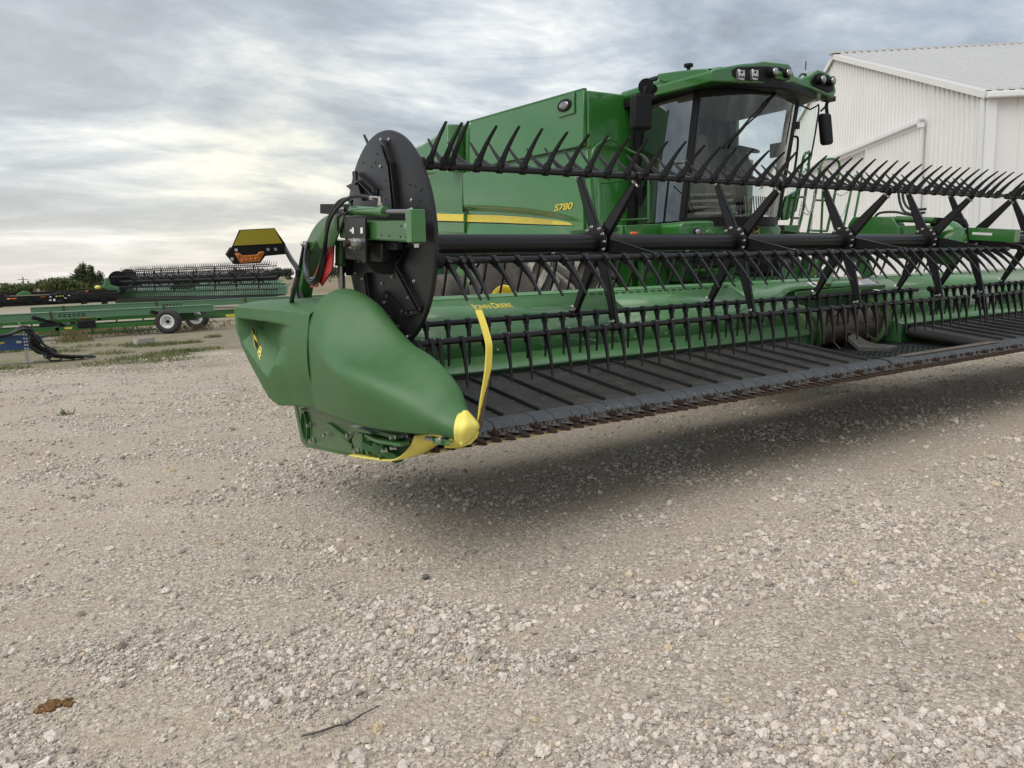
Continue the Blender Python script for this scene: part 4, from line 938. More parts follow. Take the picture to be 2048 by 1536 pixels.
for k in range(60):
    x = X0 + .12 + k * .095
    if 4.4 < x < TA: mb.box((x, 5.585, 1.4565), (.056, .013, .007), Matrix.Rotation(R(29), 3, 'X'))
mb.build('joint_slots', 'cab_dark', hd, kind='stuff', smooth=0)
SLOPE = .177 / .319
def topz(y, off=0): return 1.296 + (y - 5.303) * SLOPE + off
cc = MB()
def cover_z(x): return interp(x, [(TA, 1.296), (6.89, 1.302), (7.17, 1.37), (7.39, 1.392), (8.4, 1.392), (8.68, 1.364), (8.9, 1.302), (TB, 1.296)])
rows = []
for i in range(49):
    x = TA + (TB - TA) * i / 48; zc_ = cover_z(x); yc_ = 5.303 + (zc_ - 1.296) / SLOPE
    rows.append([Vector((x, yc_, zc_)), Vector((x, (yc_ + 5.622) / 2, (zc_ + 1.473) / 2 + .006)), Vector((x, 5.622, 1.475))])
cc.grid(rows); cv_ = cc.build('opening_cover', 'green_sheet', hd, smooth=30, solid=.006)
mb = MB()
for i in range(12):
    x = TA + .3 + i * .22
    if x < 7.05 or 8.75 < x < 9.1:
        for j in (0, 1): mb.bar((x, 5.42 + j * .10, topz(5.42 + j * .10, .008)), (x + .06, 5.37 + j * .10, topz(5.37 + j * .10, .008)), .006, .010)
for x, y in ((7.53, 5.566), (7.60, 5.566), (7.56, 5.51), (7.70, 5.52), (9.0, 5.52)): mb.bolt((x, y, topz(y, .006)), (0, -.5, .87), .010, .014)
mb.build('rivets', 'zinc', cv_, kind='stuff')
def decal(x0, x1, y0, y1, m, name, off=.012, parent=cv_):
    mb = MB(); mb.grid([[Vector((x0, y0, topz(y0, off))), Vector((x1, y0, topz(y0, off)))], [Vector((x0, y1, topz(y1, off))), Vector((x1, y1, topz(y1, off)))]]); return mb.build(name, m, parent, smooth=0)
decal(7.68, 7.90, 5.49, 5.58, 'white_label', 'warning_label'); decal(7.83, 7.96, 5.493, 5.577, 'orange', 'label_print', .0135); decal(7.73, 7.78, 5.505, 5.565, 'black_plastic', 'label_print', .0135)
decal(8.53, 8.90, 5.466, 5.588, 'white_label', 'warning_label'); decal(8.53, 8.79, 5.56, 5.586, 'orange', 'label_print', .0135)
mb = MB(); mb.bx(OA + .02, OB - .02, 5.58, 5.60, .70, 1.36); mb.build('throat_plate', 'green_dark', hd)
mb = MB(); mb.bar((OA + .01, 5.27, 1.352), (OB - .01, 5.27, 1.375), .03, .05); mb.build('opening_beam', 'green_frame', hd, bevel=.004)
for xx in (OA, OB): mb = MB(); mb.prism([(xx, 5.04, .92), (xx, 5.26, 1.02), (xx, 5.31, 1.30), (xx, 5.58, 1.385), (xx, 5.58, .67), (xx, 5.04, .69)], (.006, 0, 0)); mb.build('throat_side', 'green_sheet', hd)
# lettering on the upper sheet, leaning back with it
nz = Vector((0, -.177, .319)).normalized(); upd = Vector((0, .319, .177))
def on_top(u, v):
    d = ray(u, v); t = (Vector((0, 5.303, 1.296)) - EYE).dot(nz) / d.dot(nz); return EYE + d * t
pa, pb = on_top(948, 620), on_top(1029, 613.5)
def put_text(body, x, size):
    return lettering(body, 'lettering', 'yellow', hd, Vector((x, pa.y, pa.z)) + nz * .005, (1, 0, 0), upd, size * 1.45, .0006, .0012, squash=1 / 1.45)
def tw(o): return max(v.co.x for v in o.data.vertices), min(v.co.x for v in o.data.vertices)
x_ = pa.x; KS = (pb.x - pa.x) / .560
for body, size, gap in (('J', .115, .006), ('OHN', .090, .034), ('D', .115, .006), ('EERE', .090, 0)):
    o = put_text(body, x_, size * KS); mx_, mn_ = tw(o); WLOC[o] = Vector((x_ - mn_, WLOC[o].y, WLOC[o].z)); o.location = WLOC[o] - WLOC[hd]; x_ += (mx_ - mn_) + gap * KS
bb = MB()
for x in [3.25 + .47 * k for k in range(23)]:
    if OA - .1 < x < OB + .1: continue
    bb.bolt((x, 5.262, 1.064), (0, -1, .2), .009, .013)
    if rnd.random() < .5: bb.bolt((x + .08, 5.262, 1.062), (0, -1, .2), .009, .013)
bb.build('bolts', 'zinc', hd, kind='stuff')

# --- belts
def zbelt(y): return .768 + (y - 4.10) * (.1176 / .907)
def belt(xa, xb, name='draper_belt'):
    mb = MB(); y0, y1 = 4.03, 5.04; rows = []
    n = int((xb - xa) / .0477)
    for i in range(n + 1):
        x = xa + (xb - xa) * i / n
        ph = ((x - 2.27) / .2862) % 1.0
        sag = -.006 * sin(pi * ph) - .004 * (.5 + noise.noise((x * 1.3, 0, 5)))
        edge = -.05 * (1 - sstep(min(x - xa, xb - x), 0, .07)) ** 2
        rows.append([Vector((x, y0 + (y1 - y0) * j / 6, zbelt(y0 + (y1 - y0) * j / 6) + sag * sin(pi * j / 6) + edge)) for j in range(7)])
    mb.grid(rows); return mb.build(name, 'belt', hd, smooth=60, solid=.004)
b1 = belt(1.99, 6.74); b2 = belt(8.87, XD)
sm_ = MB(); h = .024
sm_.prism([(-.014, -.45, 0), (.014, -.45, 0), (.009, -.45, h), (-.009, -.45, h)], (0, .907, 0)); slat_me = mesh_only(sm_, 'belt_slat', 'slat_rubber', 20)
tilt = math.atan2(.1176, .907)
x = 2.27
while x < 13.6:
    bb_ = b1 if x < 6.72 else (b2 if x > 8.98 else None)
    if bb_: inst('belt_slat', slat_me, (x, 4.553, zbelt(4.553) - .002), bb_, rot=(tilt, 0, 0))
    x += .2862
mat('straw', (.34, .28, .17), .8)
mb = MB(); rc = random.Random(21)
for k in range(260):
    x = rc.uniform(2.1, 12.5); y = rc.uniform(4.06, 5.0)
    if 6.7 < x < 8.95: continue
    z = zbelt(y) + .003; a = rc.uniform(0, pi); l_ = rc.uniform(.003, .010); d = Vector((cos(a), sin(a), 0)) * l_
    mb.bar(Vector((x, y, z)) - d, Vector((x, y, z)) + d, .004, .002)
mb.build('chaff', 'straw', hd, kind='stuff', smooth=0)
for xr, rr_ in ((6.72, .05), (8.92, .06)):
    mb = MB(); mb.cyl((xr, 4.06, zbelt(4.06) - rr_ - .004), (xr, 5.04, zbelt(5.04) - rr_ - .004), rr_, 18); mb.build('belt_roller', 'rubber', hd)
mb = MB(); mb.bx(1.99, 6.74, 5.03, 5.075, .82, .908); mb.build('belt_seal', 'mesh_plate', hd); mb = MB(); mb.bx(8.9, XD, 5.03, 5.075, .82, .908); mb.build('belt_seal', 'mesh_plate', hd)
mb = MB()
for k in range(14):
    x = 2.1 + k * .88; mb.bx(x, x + .05, 4.02, 5.6, .64, .70)
mb.bx(X0, XD, 5.58, 5.72, .69, .90); mb.build('deck_frame', 'green_dark', hd, kind='stuff')
mb = MB(); mb.bx(1.99, 6.70, 4.10, 5.14, .632, .638); mb.build('under_tray', 'black_paint', hd); mb = MB(); mb.bx(8.95, XD, 4.10, 5.14, .632, .638); mb.build('under_tray', 'black_paint', hd)
for xa, xb in ((1.99, 7.05), (8.75, XD)):
    mb = MB(); mb.bx(xa, xb, 5.08, 5.10, .62, .935); mb.build('deck_dark_plate', 'green_dark', hd)  # added dark plate, keeps bright ground from showing through under the belts
fd = MB(); rows = []
for i in range(7):
    y = 4.03 + 1.55 * i / 6; rows.append([Vector((x, y, .665 + (y - 4.03) * .05)) for x in (6.78, 8.87)])
fd.grid(rows); fdo = fd.build('feed_plate', 'mesh_plate', hd, solid=.006)
mb = MB()
for i in range(36):
    for j in range(13):
        x, y = 6.95 + i * .053, 4.10 + j * .056 + (.028 if i % 2 else 0); z = .6685 + (y - 4.03) * .05
        mb.prism([(x - .016, y, z), (x, y - .008, z), (x + .016, y, z), (x, y + .008, z)], (0, 0, .006))
mb.build('tread_pattern', 'mesh_plate', fdo, kind='stuff', smooth=0)
mb = MB(); mb.prism([(7.72, 4.92, .70), (7.90, 4.66, .69), (8.10, 4.70, .69), (8.06, 5.0, .70), (7.88, 5.10, .83), (7.72, 5.06, .80)], (0, 0, .06)); mb.build('crop_shield', 'knife_steel', hd, bevel=.006)
AC = Vector((0, 5.35, .95)); aug = child_empty('feed_auger', (7.9, AC.y, AC.z), hd)
mat('auger_paint', (.04, .11, .035), .5, var=.3, vscale=5, dust=.5, dustcol=(.15, .09, .05), detail=6)
mat('auger_worn', (.075, .055, .042), .45, metal=.3, var=.4, vscale=4, detail=6, dust=.2)
mb = MB(); mb.cyl((7.10, AC.y, AC.z), (7.46, AC.y, AC.z), .215, 40); mb.build('drum_end', 'auger_paint', aug)
mb = MB(); mb.cyl((7.462, AC.y, AC.z), (8.51, AC.y, AC.z), .215, 40); mb.build('drum', 'auger_worn', aug)
mb = MB(); mb.cyl((8.512, AC.y, AC.z), (8.71, AC.y, AC.z), .215, 40); mb.build('drum_end', 'auger_paint', aug)
for (xa, xb, tn) in ((7.12, 7.53, 1), (8.29, 8.69, -1)):
    mb = MB(); rows = []
    for k in range(41):
        t = k / 40; a = tn * t * 2 * pi * 1.1 + .6; x = xa + (xb - xa) * t
        rows.append([Vector((x, AC.y + r_ * cos(a), AC.z + r_ * sin(a))) for r_ in (.205, .29)])
    mb.grid(rows); mb.build('flighting', 'auger_paint', aug, solid=.005)
fm = MB(); fm.cyl((0, 0, .19), (0, 0, .35), .010, 8); fm.cyl((0, 0, .210), (0, 0, .225), .033, 10); fme = mesh_only(fm, 'auger_finger', 'worn_steel')
for x, a in ((7.52, 60), (7.62, 130), (7.75, 20), (7.78, 100), (7.93, 45), (7.95, 150), (8.09, 80), (8.18, 15), (8.24, 120), (7.67, 75), (8.34, 70)):
    inst('auger_finger', fme, (x, AC.y, AC.z), aug, rot=(R(a), 0, 0))
# --- cutterbar
cut = child_empty('cutterbar', (6.0, 3.86, .73), hd)
cp = MB(); PW = .1529
prof = [(4.11, .765), (4.065, .779), (3.978, .766), (3.938, .728), (3.955, .722), (4.11, .730)]
cp.prism([(-PW / 2 + .003, y - 4.0, z - .745) for y, z in prof], (PW - .006, 0, 0)); cap_me = mesh_only(cp, 'hold_down_plate', 'grey_cap', 25)
x = 2.02
while x < 13.9:
    if not (6.72 < x < 8.88): inst('hold_down_plate', cap_me, (x, 4.0 + rnd.uniform(-.003, .003), .745 + rnd.uniform(-.002, .002)), cut, rot=(rnd.uniform(-.02, .02), rnd.uniform(-.01, .01), rnd.uniform(-.008, .008)))
    x += PW
mat('worn_cap', (.13, .105, .08), .5, var=.3, vscale=8, dust=.4, dustcol=(.26, .21, .16))
for xa in (6.74, 7.81): mb = MB(); mb.prism([(xa, y, z) for y, z in prof], (1.062, 0, 0)); mb.build('centre_lip', 'grey_cap', cut)
mb = MB(); mb.bx(7.05, 8.84, 4.0, 4.10, .776, .782); mb.build('wear_strip', 'worn_cap', cut)
mb = MB(); mb.bx(1.86, XD, 3.84, 4.03, .711, .724); mb.build('knife_bar', 'knife_steel', cut)
mb = MB(); mb.bx(1.86, XD, 3.79, 3.842, .698, .706); mb.build('knife_back', 'knife_steel', cut)
gm = MB(); rows = []
for y, hw, zt_, zb_ in ((3.865, .034, .688, .664), (3.82, .030, .690, .660), (3.78, .021, .688, .660), (3.745, .010, .682, .663), (3.728, .004, .677, .667)):
    rows.append([Vector((-hw, y, zb_)), Vector((hw, y, zb_)), Vector((hw * .8, y, zt_)), Vector((-hw * .8, y, zt_))])
gm.grid(rows, True); gm.f += [(3, 2, 1, 0), (16, 17, 18, 19)]; gm.cyl((-.022, 3.838, .693), (-.022, 3.838, .727), .008, 6); 
for v_ in gm.v: v_ -= Vector((0, 3.80, .676))
guard_me = mesh_only(gm, 'knife_guard', 'rust', 30)
x = 1.90; k = 0; stub = MB(); clips = MB(); kk = MB()
while x < 14.1:
    if k < 115: inst('knife_guard', guard_me, (x, 3.80 + rnd.uniform(-.004, .004), .708 + rnd.uniform(-.003, .003)), cut, rot=(0, 0, rnd.uniform(-.03, .03)))
    else: stub.add([Vector(v.co) + Vector((x, 3.80, .708)) for v in guard_me.vertices], [tuple(p.vertices) for p in guard_me.polygons])
    kk.prism([(x + .011, 3.843, .726), (x + .051, 3.765, .726), (x + .092, 3.843, .726)], (0, 0, .004))
    clips.bolt((x + .017, 3.86, .724), (0, -.2, 1), .010, .034); clips.bolt((x + .062, 3.87, .724), (0, -.2, 1), .007, .02)
    x += .1025; k += 1
kk.build('knife_sections', 'knife_steel', cut, kind='stuff', smooth=0)
clips.build('bolts', 'knife_steel', cut, kind='stuff')
if stub.v: stub.build('knife_guards', 'rust', cut, kind='stuff')
hm = MB(); hm.box((0, 3.835, .710), (.046, .055, .012)); hm.box((0, 3.82, .719), (.028, .026, .014)); hm.cyl((0, 3.838, .712), (0, 3.838, .738), .008, 6); 
for v_ in hm.v: v_ -= Vector((0, 3.83, .72))
clip_me = mesh_only(hm, 'knife_clip', 'rust', 30)
x = 2.33
while x < 14.0: inst('knife_clip', clip_me, (x, 3.83 + rnd.uniform(-.004, .004), .748), cut, rot=(0, 0, rnd.uniform(-.15, .15))); x += .3075
mb = MB(); mb.grid([[Vector((x, 3.85, .685)), Vector((x, 3.90, .660)), Vector((x, 4.05, .640))] for x in (1.90, XD)]); mb.build('skid_plate', 'yellow_worn', cut, solid=.006)
bb = MB()
for x in [3.20, 3.305, 3.40, 3.5, 4.14, 4.23, 6.16, 6.29, 6.94, 7.17]: bb.cyl((x, 3.938, .745), (x, 3.938 - .0015, .745 + .0042), .010, 10); bb.bolt((x, 3.9365, .7535), (0, -.32, .94), .005, .004)
bb.build('plate_bolts', 'zinc', cut, kind='stuff')

# --- centre reel arm at the split
ca = child_empty('centre_arm', (8.6, 4.9, 2.0), hd)
XA = 8.62
def K(u, v, x=XA): return at(0, x, u, v)
mb = MB(); mb.prism([K(1936, 455), K(2031, 459), K(2027, 485), K(1938, 480)], (.12, 0, 0)); mb.build('box_beam', 'green_paint', ca, bevel=.004)
mb = MB(); mb.prism([K(1945, 464, XA - .002), K(1985, 466, XA - .002), K(1983, 471, XA - .002), K(1944, 469, XA - .002)], (-.001, 0, 0)); mb.build('grey_decal', 'white_label', ca, smooth=0)
mb = MB(); mb.prism([K(1690, 470, 8.56), K(1697, 447, 8.56), K(1706, 434, 8.56), K(1784, 433, 8.56), K(1800, 458, 8.56), K(1800, 480, 8.56), K(1690, 480, 8.56)], (.16, 0, 0)); mb.build('pivot_box', 'green_paint', ca, bevel=.01)
mb = MB(); mb.cyl(K(1792, 438), K(1870, 441), .035, 16); mb.build('arm_cylinder', 'green_frame', ca)
mb = MB(); mb.prism([K(1790, 452, 8.6), K(1860, 450, 8.6), K(1860, 474, 8.6), K(1795, 476, 8.6)], (.1, 0, 0)); mb.build('arm_tube', 'green_paint', ca, bevel=.01)
mb = MB(); cdm = K(1893, 486, 8.50); mb.sphere(cdm, (.17, .20, .24), 24, 14); mb.build('drive_cover', 'green_panel', ca, smooth=80)
mb = MB(); mb.prism([K(1858, 434, 8.66), K(1928, 438, 8.66), K(1934, 452, 8.66), K(1860, 452, 8.66)], (.05, 0, 0)); mb.bx(8.62, 8.75, 4.45, 4.9, 1.86, 1.93); mb.build('motor_block', 'black_plastic', ca, bevel=.005)
hose('hose', [K(1748, 436), K(1760, 426), K(1790, 424), K(1815, 429), K(1838, 431)], .014, parent=ca)
hose('hose', [K(1797, 385), K(1800, 405), K(1808, 422), K(1825, 428), K(1850, 425)], .014, parent=ca)
hose('hose', [K(1805, 385), K(1808, 403), K(1818, 417), K(1835, 419), K(1852, 418)], .014, parent=ca)
mb = MB(); mb.bx(XA + .12, XA + .16, 4.3, 5.2, 1.7, 1.76); mb.bar(K(1700, 470, 8.6), Vector((8.62, 5.4, 1.5)), .1, .12); mb.build('arm_root', 'green_dark', ca)
mb = MB(); mb.bar(at(1, 5.5, 1652, 575), at(1, 6.0, 1668, 505), .10, .10); mb.build('latch_arm', 'green_frame', ca)
# ================================================================ COMBINE HARVESTER
co = empty('combine_harvester', (7.65, 8.5, 0), 'large green combine harvester with a glazed cab and a yellow side stripe', 'combine')
XL = 6.06
def Q(axis, val, u, v, d=(0, 0, 0)): return at(axis, val, u, v) + Vector(d)
def poly(axis, val, pts): return [at(axis, val, u, v) for u, v in pts]
# --- grain tank
tk = child_empty('grain_tank', (7.4, 9.0, 3.5), co)
mb = MB(); side = poly(0, 6.03, [(1168, 178), (1053.5, 211), (940, 243), (938, 338), (1002, 325), (1084, 308), (1166, 291)])
mb.prism(side, (.05, 0, 0)); mb.build('tank_side', 'green_panel', tk, bevel=.008)
f0 = at(0, 6.03, 1168, 178); yF = f0.y
mb = MB(); mb.prism([Vector((6.085, yF, f0.z - .006)), at(1, yF, 1262, 190), at(1, yF, 1266, 196), at(1, yF, 1266, 300), Vector((6.085, yF, 3.16))], (0, .05, 0)); mb.build('tank_front', 'green_panel', tk, bevel=.02, seg=3)
xr_ = at(1, yF + .02, 1476, 250).x
bk = at(0, 6.03, 940, 243)
mb = MB(); mb.prism([(6.10, yF + .06, 3.0), (6.10, yF + .06, f0.z - .05), (6.10, bk.y - .02, bk.z - .05), (6.10, bk.y - .02, 3.0)], (xr_ - 6.10, 0, 0)); mb.build('tank_body', 'green_paint', tk, bevel=.01)
mb = MB(); mb.bar(f0 + Vector((.02, 0, .004)), bk + Vector((.02, 0, .004)), .05, .022); mb.build('tank_rim', 'green_paint', tk, bevel=.004)
mb = MB(); mb.bx(xr_ - .34, xr_, yF - .012, yF + .05, 2.2, 3.80); mb.build('elevator_housing', 'green_paint', tk, bevel=.02)
mb = MB(); mb.bx(xr_ - .30, xr_ - .05, yF - .03, yF - .013, 2.55, 3.45); mb.build('inspection_window', 'cab_dark', tk, bevel=.02)
mb = MB(); lp = at(0, 6.02, 1131, 211); rows = []
for x_, k in ((0, 1.2), (-.028, 1.2), (-.034, 1.0)): rows.append([lp + Vector((x_, .115 * k * cos(2 * pi * i / 20), .062 * k * sin(2 * pi * i / 20))) for i in range(20)])
mb.grid(rows, True); mb.f.append(tuple(range(40, 60))); tl = mb.build('work_light', 'black_plastic', tk)
mb = MB(); mb.sphere(lp + Vector((-.028, 0, 0)), (.02, .10, .05), 16, 8); mb.build('lens', 'lamp_lens', tl)
mb = MB(); mb.box(lp + Vector((-.006, -.02, 0)), (.012, .34, .25)); mb.build('light_plate', 'green_panel', tk, bevel=.006)
# --- side panels: a styled door with a crease, stripe and model name
def zc_line(y): return interp(y, [(at(0, XL, *p).y, at(0, XL, *p).z) for p in ((1172, 440), (1110, 426), (1050, 418), (985, 413), (928, 412))])
pA, pB = at(0, XL, 1168, 470), at(0, XL, 929, 470)
def ztop(y): return interp(y, [(at(0, XL, *p).y, at(0, XL, *p).z) for p in ((1160, 352), (1080, 348), (958, 341.5), (927, 347))])
def panel_x(y, z):
    c = zc_line(y); d = c - z; k = 1 - sstep(y, pA.y, pA.y + .5) * 0
    fade = sstep(y, pA.y - .05, pA.y + 1.2)
    rec = .085 * fade * (sstep(d, -.005, .065) - sstep(d, .10, .72))
    up_ = .03 * ((z - c) / .9) ** 2 if z > c else 0
    return XL + rec + up_
rows = []
ny, nz_ = 40, 60
for i in range(ny + 1):
    y = pA.y + .01 + (pB.y - pA.y - .02) * i / ny; zb_ = pA.z + (pB.z - pA.z) * i / ny - .02; r_ = []
    fr = interp(i / ny, [(0, .0), (1, 0)])
    for j in range(nz_ + 1):
        z = zb_ + (ztop(y) - zb_) * j / nz_; r_.append(Vector((panel_x(y, z), y, z)))
    r_.append(Vector((panel_x(y, z) + .03, y, z + .004))); rows.append(r_)
rows.insert(0, [p + Vector((.05, -.004, 0)) for p in rows[0]]); rows.append([p + Vector((.05, .004, 0)) for p in rows[-1]])
mb = MB(); mb.grid(rows); sp_ = mb.build('side_door', 'green_panel', co, smooth=50)
def stripe(name, topl, botl, m, off, n=40, parent=sp_, fx=panel_x):
    rows = []
    for i in range(n + 1):
        t = i / n; u = topl[0][0] + (topl[-1][0] - topl[0][0]) * t
        r_ = []
        for k in range(9):
            v = interp(u, topl) * (1 - k / 8) + interp(u, botl) * k / 8
            x = XL
            for _ in range(4): p = at(0, x, u, v); x = fx(p.y, p.z) - off
            r_.append(at(0, x, u, v))
        rows.append(r_)
    mb = MB(); mb.grid(rows); return mb.build(name, m, parent, smooth=50)
stripe('yellow_stripe', [(932, 429.5), (1000, 431), (1060, 435), (1115, 441), (1138, 445), (1145, 449.3)], [(932, 443.3), (1000, 445), (1060, 447.6), (1115, 449.6), (1145, 450.3)], 'yellow', .003)
stripe('grey_pinstripe', [(932, 443.6), (1000, 445.3), (1060, 447.9), (1115, 449.9), (1145, 450.4)], [(932, 446), (1000, 447.6), (1060, 450), (1115, 451.6), (1147, 451.6)], 'cab_dark', .003)
mb = MB()
for k in range(1, 6):
    pts = []
    for i in range(25):
        u = 933 + i * 170 / 24
        tv = interp(u, [(932, 429.5), (1000, 431), (1060, 435), (1115, 441)]); bv = interp(u, [(932, 443.3), (1000, 445), (1060, 447.6), (1115, 449.6)])
        v = tv + (bv - tv) * k / 6; x = XL
        for _ in range(4): p = at(0, x, u, v); x = panel_x(p.y, p.z) - .0045
        pts.append(at(0, x, u, v))
    mb.tube(pts, .0022, 4)
mb.build('stripe_lines', 'yellow_worn', sp_, kind='stuff')
p0 = at(0, XL, 1109, 422.5); p0.x = panel_x(p0.y, p0.z) - .007; p1 = at(0, XL, 1146, 421)
t_ = lettering('S780', 'lettering', 'yellow', sp_, p0, (0, -1, 0), (0, 0, 1), .115, .002, .002, .22)
wd_ = max(v.co.y for v in t_.data.vertices) - min(v.co.y for v in t_.data.vertices)
t_.scale = (1, abs(p1.y - p0.y) / wd_, 1)
# upper body side between tank and door
mb = MB(); mb.prism(poly(0, XL + .03, [(1174, 300), (1166, 297), (1084, 314), (1002, 331), (926, 345), (926, 352), (958, 347), (1080, 353), (1160, 357), (1176, 478), (1190, 478)]), (.06, 0, 0)); mb.build('upper_side', 'green_panel', co, bevel=.01)
mb = MB(); mb.prism(poly(0, XL + .05, [(1168, 290), (1002, 324), (938, 338), (938, 345), (1002, 332), (1168, 299)]), (.05, 0, 0)); mb.build('seam', 'green_dark', co)
body = MB(); body.bx(XL + .10, 9.15, yF + .02, 10.6, 2.15, 3.18); body.build('body_shell', 'green_paint', co, bevel=.02)
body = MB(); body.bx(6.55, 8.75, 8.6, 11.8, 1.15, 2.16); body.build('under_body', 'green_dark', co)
# front left corner, rounded
mb = MB(); rows = []
for z, e in ((2.0, .07), (2.5, .04), (2.9, .0), (3.12, -.0), (3.19, .03)):
    rows.append([Vector((XL + .035 + e * .3, yF + .35, z)), Vector((XL + .03 + e * .3, yF + .14, z)), Vector((XL + .05 + e * .3, yF + .05 - e, z)), Vector((XL + .12, yF - .01 - e, z)), Vector((XL + .35, yF - .03 - e, z)), Vector((6.86, yF - .02 - e, z))])
mb.grid([crom(r, 5) for r in rows]); mb.build('corner_panel', 'green_panel', co, smooth=60)
# rear panels seen past the reel disc
mb = MB(); mb.prism(poly(0, 6.14, [(925, 340), (925, 426), (862, 425), (857, 352), (880, 343)]), (.05, 0, 0)); mb.build('rear_panel', 'green_paint', co, bevel=.01)
mb = MB(); mb.prism(poly(0, 6.08, [(928, 425), (928, 466), (866, 463), (866, 424)]), (.06, 0, 0)); rp = mb.build('rear_lower_panel', 'green_panel', co, bevel=.008)
fx2 = lambda y, z: 6.08
stripe('yellow_stripe', [(867, 427), (927, 428.6)], [(867, 441), (927, 442.6)], 'yellow', .004, 6, rp, fx2); stripe('grey_pinstripe', [(867, 441.4), (927, 442.9)], [(867, 443.6), (927, 445.3)], 'cab_dark', .004, 6, rp, fx2)
mb = MB(); mb.prism(poly(0, 6.20, [(820, 297), (846, 285), (872, 268), (888, 250), (892, 247), (934, 248), (934, 350), (820, 352)]), (.3, 0, 0)); mb.build('engine_hood', 'green_panel', co, bevel=.06, seg=4)
mb = MB(); mb.cyl(at(0, 6.10, 912, 252), at(0, 6.10, 912, 345), .14, 24); mb.build('air_intake', 'green_paint', co)
mb = MB(); mb.bx(6.5, 8.8, 11.0, 13.4, 1.3, 3.3); mb.build('rear_body', 'green_paint', co, bevel=.08)
# --- wheels
tm = MB(); TR, TWd = 1.03, .50
prof = [(-.20, .48), (-.225, .55), (-.255, .74), (-.252, .86), (-.235, .935), (-.20, .965), (-.10, .975), (0, .978), (.10, .975), (.20, .965), (.235, .935), (.252, .86), (.255, .74), (.225, .55), (.20, .48)]
tm.grid([[Vector((x, r_ * cos(2 * pi * k / 64), r_ * sin(2 * pi * k / 64))) for k in range(64)] for x, r_ in prof], True); tyre_me = mesh_only(tm, 'tyre', 'tyre', 50)
lm = MB()
def lugpt(x, a, r_): return Vector((x, r_ * cos(a), r_ * sin(a)))
for sg in (1,):
    rows = []
    for t in range(6):
        s_ = t / 5; x = .015 - .275 * s_; a = .0 + .34 * s_ ** .85; hw = .040 + .012 * s_; top = 1.032 - .012 * s_ ** 3 - (.03 if t == 5 else 0); ro = .955
        rows.append([lugpt(x, a - hw * 1.25, ro), lugpt(x, a - hw * .8, top), lugpt(x, a + hw * .8, top), lugpt(x, a + hw * 1.25, ro)])
    lm.grid(rows); n0 = len(lm.v); lm.f += [(0, 1, 2, 3), (n0 - 1, n0 - 2, n0 - 3, n0 - 4)]
lug_me = mesh_only(lm, 'tread_lug', 'tyre_lug', 25)
rmm = MB(); rmm.grid([[Vector((x, r_ * cos(2 * pi * k / 40), r_ * sin(2 * pi * k / 40))) for k in range(40)] for x, r_ in ((-.20, .50), (-.21, .48), (-.19, .45), (-.02, .42), (.05, .36), (.05, .22), (.0, .20), (.0, .001))], True); rim_me = mesh_only(rmm, 'rim', 'yellow', 40)
def wheel(name, x, y, z, parent, s=1):
    e = child_empty(name, (x, y, z), parent)
    o = inst('tyre', tyre_me, (x, y, z), e, scale=(s, s, s)); inst('rim', rim_me, (x, y, z), e, scale=(s, s, s))
    for k in range(22):
        for sg in (0, 1):
            a = 2 * pi * (k + .5 * sg) / 22
            # the right-hand lugs mirror the left ones about the middle of the tread
            inst('tread_lug', lug_me, (x, y, z), e, rot=(a, 0, 0), scale=(-s if sg else s, s, s))
    return e
WY = 8.22
for x in (5.42, 6.10, 9.20, 9.88): wheel('drive_wheel', x, WY, 1.03, co)
for x in (6.6, 8.7): wheel('rear_wheel', x, 12.0, .72, co, .70)
mb = MB(); mb.cyl((5.3, WY, 1.03), (9.9, WY, 1.03), .14, 16); mb.build('drive_axle', 'green_dark', co)
mb = MB(); mb.bx(6.5, 8.8, WY - .35, WY + .4, .75, 1.7); mb.build('axle_housing', 'green_dark', co, bevel=.03)
# --- platform and rails left of the cab
a, b = at(1, 6.68, 1248, 461), at(1, 6.68, 1362, 456)
mb = MB(); mb.bar(a, b, .06, .115); mb.bar(a + Vector((0, 0, 0)), a + Vector((-.12, .35, 0)), .06, .115); pfb = mb.build('platform_beam', 'green_paint', co, bevel=.006)
mb = MB(); mb.bx(a.x - .15, 6.78, 6.73, yF - .08, b.z - .03, b.z + .01); mb.build('platform_floor', 'green_dark', co)
mb = MB(); mb.prism(poly(1, 6.74, [(1262, 468), (1362, 462), (1362, 486), (1262, 488)]), (0, .02, 0)); mb.build('valve_plate', 'green_dark', co)
bb = MB()
for u, v in ((1294, 463), (1309, 462.5), (1324, 462), (1346, 462)): bb.bolt(at(1, 6.735, u, v), (0, -1, 0), .010, .01)
bb.build('bolts', 'zinc', co, kind='stuff')
mb = MB(); mb.box(at(1, 6.66, 1267, 471), (.12, .05, .09)); mb.build('marker_light', 'orange', co, bevel=.02)
rl = MB()
def rail(pts, y, r=.017, m='green_paint', name='handrail', par=co, sub=4): mb = MB(); mb.tube(crom([at(1, y, *p) if len(p) == 2 else at(1, p[2], p[0], p[1]) for p in pts], sub), r, 8); return mb.build(name, m, par)
rail([(1200, 440), (1198, 365), (1186, 318), (1190, 296), (1216, 280), (1224, 279), (1260, 302), (1284, 311), (1294, 322), (1297, 345), (1297, 446)], 6.95)
rail([(1198, 367), (1240, 362), (1268, 357)], 6.98, .013); rail([(1206, 443), (1250, 440), (1296, 438)], 6.95, .015)
mb = MB(); mb.prism(poly(0, 6.76, [(1299, 360), (1332, 386), (1330, 440), (1309, 440), (1296, 405)]), (.03, 0, 0)); mb.build('cab_side_panel', 'green_panel', co, bevel=.012, seg=3)
